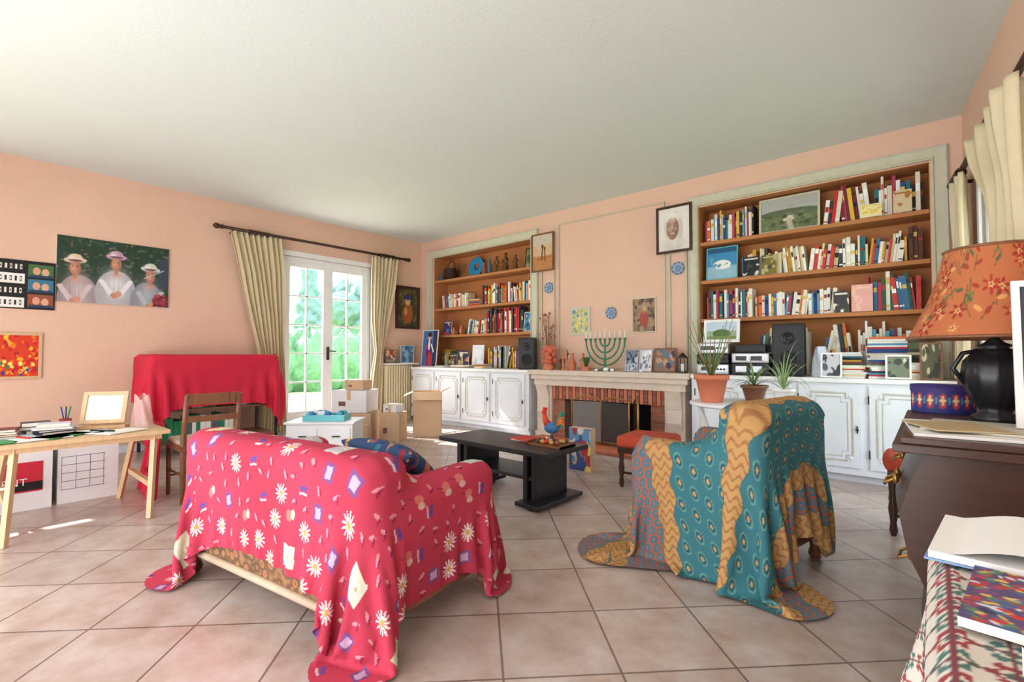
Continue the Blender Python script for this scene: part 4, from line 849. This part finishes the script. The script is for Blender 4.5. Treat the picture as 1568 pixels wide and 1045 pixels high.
for i,a in enumerate(np.arange(24)*2*pi/24):
    for j,t in enumerate(np.linspace(0,1,16)):
        r=.16*math.sin(pi*min(1,.25+t*.7))**.5*(1-.5*t)*(1+.1*math.sin(a*5+t*6));P[i,j]=(r*math.cos(a),r*math.sin(a),t*.42)
b.surf(P,CARDW,wrap=True);b.done()
# ================================================================ right side
b=B('antique_chest')
nz=24;ny=30;prof=[(.10,.0),(.13,.03),(.18,.06),(.26,.05),(.36,.02),(.48,-.03),(.60,-.05),(.70,-.02),(.80,.02)]
zs=np.linspace(.12,.80,nz);bul=np.interp(zs,[p[0] for p in prof],[p[1] for p in prof])
X1=7.32;ys=np.linspace(-3.50,-2.38,ny)
P=np.zeros((ny,nz,3))
for i,y in enumerate(ys):
    s=math.sin((y+3.5)/1.12*pi)
    P[i,:,0]=6.86+bul-.03*s;P[i,:,1]=y;P[i,:,2]=zs
b.surf(P,WOOD_D)
for k,y in ((0,-3.5),(-1,-2.38)):
    Q=np.zeros((2,nz,3));Q[0]=P[k];Q[1]=P[k];Q[1,:,0]=X1-.08;b.surf(Q,WOOD_D)
b.box(6.80,X1,-3.55,-2.33,.80,.825,WOOD_D);b.box(6.82,X1-.01,-3.53,-2.35,.825,.845,WOOD_D);b.box(6.95,X1-.04,-3.49,-2.39,.12,.8,WOOD_D)
for x in (6.93,7.22):
    for y in (-3.46,-2.42): b.tube([(x,y,.2),(x-.03 if x<7 else x,y,.1),(x-.0,y,.0)],[.045,.028,.022],WOOD_D,8)
for z in (.40,.66):
    for y in (-3.2,-2.68):
        xx=6.86+np.interp(z,[p[0] for p in prof],[p[1] for p in prof])-.035;b.tube([(xx,y-.05,z),(xx-.03,y-.04,z-.02),(xx-.035,y,z-.035),(xx-.03,y+.04,z-.02),(xx,y+.05,z)],.006,GOLD,6);b.ball((xx,y-.05,z),(.01,.02,.02),GOLD,8);b.ball((xx,y+.05,z),(.01,.02,.02),GOLD,8)
b.done(.003)
b=B('chest_papers');b.cbox((7.0,-3.25,.850),(.17,.22,.004),PAPER,.1);b.cbox((7.02,-3.22,.858),(.14,.17,.003),VC,-.1,col=lin((200,196,180)));b.cbox((6.95,-3.3,.864),(.10,.12,.002),VC,.4,col=lin((190,170,130)));b.done()
b=B('blue_patterned_tin',Matrix.Translation((6.93,-2.55,.846)))
seg=96;nz=24;a=np.arange(seg)*2*pi/seg;P=np.zeros((seg,nz,3));z=np.linspace(0,.12,nz);P[...,0]=.11*np.cos(a)[:,None];P[...,1]=.11*np.sin(a)[:,None];P[...,2]=z
cc=Cv(np.repeat(a[:,None],nz,1)/6.283,np.repeat(z[None],seg,0)/.12,(46,54,120))
for i in range(16): cc.ell(i/16,.45,.02,.28,(176,60,70));cc.ell(i/16,.45,.011,.16,(230,200,140));cc.ell(i/16+.03,.45,.008,.12,(80,140,170))
cc.rect(.5,.88,2,.1,(150,40,60));b.surf(P,VC,cc.c,True,True);b.lathe([(.113,.09),(.113,.12),(.001,.122)],(0,0,0),VC,30,lin((60,50,110)),False);b.done()
b=B('white_card_box');b.cbox((7.10,-2.42,.846+.09),(.09,.05,.09),CARDW,.3);b.done(.003)
b=B('table_lamp',Matrix.Translation((7.08,-2.85,.846)))
prof=[(.065,0),(.07,.02),(.045,.035),(.055,.06),(.085,.12),(.095,.18),(.088,.23),(.06,.265),(.04,.28),(.052,.29),(.03,.3),(.012,.32),(.012,.40)]
seg=36;aa=np.arange(seg)*2*pi/seg;pr=np.array(prof);P=np.zeros((seg,len(pr),3));rib=1+.05*np.cos(aa*12)[:,None]*(pr[:,0]>.05)
P[...,0]=np.cos(aa)[:,None]*pr[:,0]*rib;P[...,1]=np.sin(aa)[:,None]*pr[:,0]*rib;P[...,2]=pr[:,1];b.surf(P,BLACK,wrap=True)
for s in (-1,1): b.tube([(s*.085,0,.14),(s*.12,0,.2),(s*.09,0,.26),(s*.045,0,.27)],.009,BLACK,8)
nz=90;seg=420;a=np.arange(seg)*2*pi/seg;t=np.linspace(0,1,nz);R=.26-.12*t-.015*np.sin(t*pi);P=np.zeros((seg,nz,3));P[...,0]=np.cos(a)[:,None]*R;P[...,1]=np.sin(a)[:,None]*R;P[...,2]=.32+.34*t
U=np.repeat((a*.26)[:,None],nz,1);W=np.repeat((t*.34)[None],seg,0);cc=Cv(U,W,(178,104,66))
rr=random.Random(4)
for i in range(120):
    x,y=rr.uniform(0,1.63),rr.uniform(.0,.34);cc.line(x,y,x+rr.uniform(-.06,.06),y+.06,.004,(96,86,50));cc.ell(x+.02,y+.03,.018,.008,rr.choice([(116,112,60),(86,96,66),(206,150,90),(150,60,44)]),rr.uniform(0,3))
for i in range(60):
    x,y=rr.uniform(0,1.63),rr.uniform(.02,.32);cc.daisy(x,y,rr.uniform(.022,.04),rr.choice([(150,44,40),(164,56,44),(190,120,74)]),(196,140,84),6,rr.random());cc.daisy(x,y,.014,(206,160,100),(110,36,32),5)
sm=vmat('lamp_shade_fabric',.8,.3,300);b.surf(P,sm,cc.c,True,True);b.tube([(.26*math.cos(k),.26*math.sin(k),.32) for k in np.linspace(0,2*pi,49)[:-1]],.006,WOOD_B,6,closed=True);b.tube([(.14*math.cos(k),.14*math.sin(k),.66) for k in np.linspace(0,2*pi,33)[:-1]],.006,WOOD_B,6,closed=True)
b.lathe([(.0175,.40),(.03,.44),(.03,.48),(.001,.51)],(0,0,0),PAPER,12);b.tube([(-.14,0,.655),(.14,0,.655)],.003,GOLD,5);b.tube([(0,0,.5),(0,0,.655)],.004,GOLD,5);b.done()
c=canvas((70,74,80),.6,60);c.rect(.5,.5,.7,.7,(90,92,98))
picture('white_framed_mirror',(7.10,-3.2,.862),(.20,.02,0),(0,.05,.48),c,.02,WHITE,.02,n=(0,-1,.1))
b=B('side_table');b.box(6.90,7.46,-5.0,-4.10,.70,.735,WOOD_B)
for x in (6.94,7.38):
    for y in (-4.94,-4.16): b.box(x,x+.04,y-.02,y+.02,0,.70,WOOD_B)
b.done(.003)
ct=(6.32,7.60,-5.5,-3.62)
P,U=cloth(*ct,.77,.026,[((7.18,-4.55,.36),(.285,.455,.378),.015)],steps=190,seed=11)
P[...,0]=np.minimum(P[...,0],7.53)
P=up(P,7);U=up(U,7);X=U[...,0];Y=U[...,1];c=Cv(X,Y,(214,206,194))
s=.05;gx=X/s;gy=Y/s;fx=(gx%1)-.5;fy=(gy%1)-.5;d=np.hypot(fx,fy);an=np.arctan2(fy,fx);alt=((np.floor(gx)+np.floor(gy))%2)>0
c.c[d<.42+.08*np.cos(an*6)]=lin((156,70,76));c.c[(d<.42+.08*np.cos(an*6))&alt]=lin((84,120,114));c.c[d<.27]=lin((216,208,194));c.c[d<.17]=lin((80,116,110));c.c[d<.07]=lin((180,66,66))
m=(np.abs(fx)<.04)|(np.abs(fy)<.04);c.c[m]=lin((126,70,76))
b=B('patterned_tablecloth');b.surf(P,VCLOTH,c.c);b.done()
z=.754
b=B('open_notebook',Matrix.Translation((7.09,-4.26,z))@Matrix.Rotation(-.1,4,'Z'))
for s in (-1,1):
    P=np.zeros((14,8,3));
    for i in range(14):
        t=i/13;P[i,:,0]=s*t*.19;P[i,:,2]=.016+.025*math.sin(min(1,t*1.2)*pi)*(1-t*.4);P[i,:,1]=np.linspace(-.13,.13,8)
    b.surf(P,PAPER);b.box(min(0,s*.19),max(0,s*.19),-.13,.13,.004,.0155,PAPER)
b.box(-.195,.195,-.133,.133,0,.0035,VC,lin((120,150,190)));b.done()
def mag(name,c,w,h,t,rot,base,cols,n=40):
    b=B(name,Matrix.Translation(c)@Matrix.Rotation(rot,4,'Z'));b.box(-w/2,w/2,-h/2,h/2,0,t,PAPER)
    cv=canvas(base,w/h,150);cv.blobs(n,cols,.008,.035);cv.blur(1);P=np.zeros(cv.X.shape+(3,));P[...,0]=(cv.X-.5)*w;P[...,1]=(cv.Y-.5)*h;P[...,2]=t+.001;b.surf(P,VPIC,cv.c,False);return b.done()
mag('magazine',(7.07,-4.52,z),.28,.22,.012,-.12,(90,80,120),[(180,70,70),(70,110,160),(220,190,100),(90,140,100),(220,220,230),(140,76,126),(200,60,60),(60,60,90)],520)
mag('book',(7.08,-4.75,z),.20,.15,.03,.2,(50,40,90),[(60,50,110),(40,34,80)],6)
mag('book',(7.10,-4.73,z+.033),.16,.12,.02,.5,(40,50,110),[(200,200,220),(60,80,150)],10)
# ================================================================ exterior
GR=mat('lawn_grass',(170,196,120),.9,.2,3,.3,40)
b=B('ground_outside');b.box(-40,-.26,-25,30,-.2,-.1,GR);b.box(8.7,30,-25,30,-.2,-.1,GR);b.done()
b=B('stone_terrace');b.box(-2.2,-.26,-8,1.5,-.1,-.03,STONE);b.done()
def blobmesh(b,c,r,m,seed):
    seg=40;nv=26;a=np.arange(seg)*2*pi/seg;t=np.linspace(-pi/2+.01,pi/2-.01,nv);A,T=np.meshgrid(a,t,indexing='ij');q=np.random.default_rng(seed)
    f=1+.0*A
    for k in range(14): f+=.035*np.sin(q.integers(2,12)*A+q.uniform(0,6))*np.sin(q.integers(3,12)*T+q.uniform(0,6))
    P=np.stack([np.cos(T)*np.cos(A)*r[0]*f,np.cos(T)*np.sin(A)*r[1]*f,np.sin(T)*r[2]*f],-1)+np.array(c);b.surf(P,m,wrap=True)
HG=mat('hedge_leaves',(76,112,78),.8,.6,9,.8,30)
b=B('garden_hedge')
for i in range(16): blobmesh(b,(-9+random.uniform(-.3,.3),-6+i*1.2,.7),(1.0,1.0,1.25),HG,i)
b.done()
def tree(name,x,y,h,s,m):
    b=B(name);b.tube([(x,y,-.1),(x,y,h*.5)],[.2,.12],WOOD_B,8)
    if s<0:
        for k in range(7): blobmesh(b,(x,y,h*(.2+.12*k)),(.8*(1-k*.12),.8*(1-k*.12),h*.12),m,k+20)
    else:
        for k in range(9): blobmesh(b,(x+random.uniform(-1,1)*s,y+random.uniform(-1,1)*s,h*.6+random.uniform(-.6,.8)*s),(s*.7,s*.7,s*.6),m,k+40)
    b.done()
TG=mat('tree_leaves',(78,104,94),.8,.5,5,.8,20)
tree('garden_tree',-18,9.5,5.5,1.6,TG);tree('cypress_tree',-13,4.3,5.5,-1,TG)
# ================================================================ lights
w=bpy.data.worlds.new('sky');sc.world=w;w.use_nodes=True;N=w.node_tree.nodes;bg=N['Background']
bg.inputs[0].default_value=(.80,.90,1,1);bg.inputs[1].default_value=9.0
def light(name,t,loc,rot,e,col=(1,1,1),size=(1,1),ang=.01):
    l=bpy.data.lights.new(name,t);l.energy=e;l.color=col
    if t=='AREA': l.shape='RECTANGLE';l.size,l.size_y=size
    if t=='SUN': l.angle=ang
    o=bpy.data.objects.new(name,l);sc.collection.objects.link(o);o.location=loc;o.rotation_euler=rot;return o
s=light('sun','SUN',(-8,-3,8),(0,0,0),16,(1,.96,.9));s.rotation_euler=Vector((1,.33,-.86)).to_track_quat('-Z','Y').to_euler()
light('rear_fill_light','AREA',(4.8,-7.2,1.9),(math.radians(84),0,0),112,(.95,.98,1),(5.4,2.2))  # unseen fill lamp added behind the camera to brighten the room
light('rear_ceiling_fill','AREA',(4.8,-6.9,.4),(math.radians(112),0,0),115,(.91,.97,1),(5.2,.7))  # second added fill, out of view, tilted up to lift the ceiling
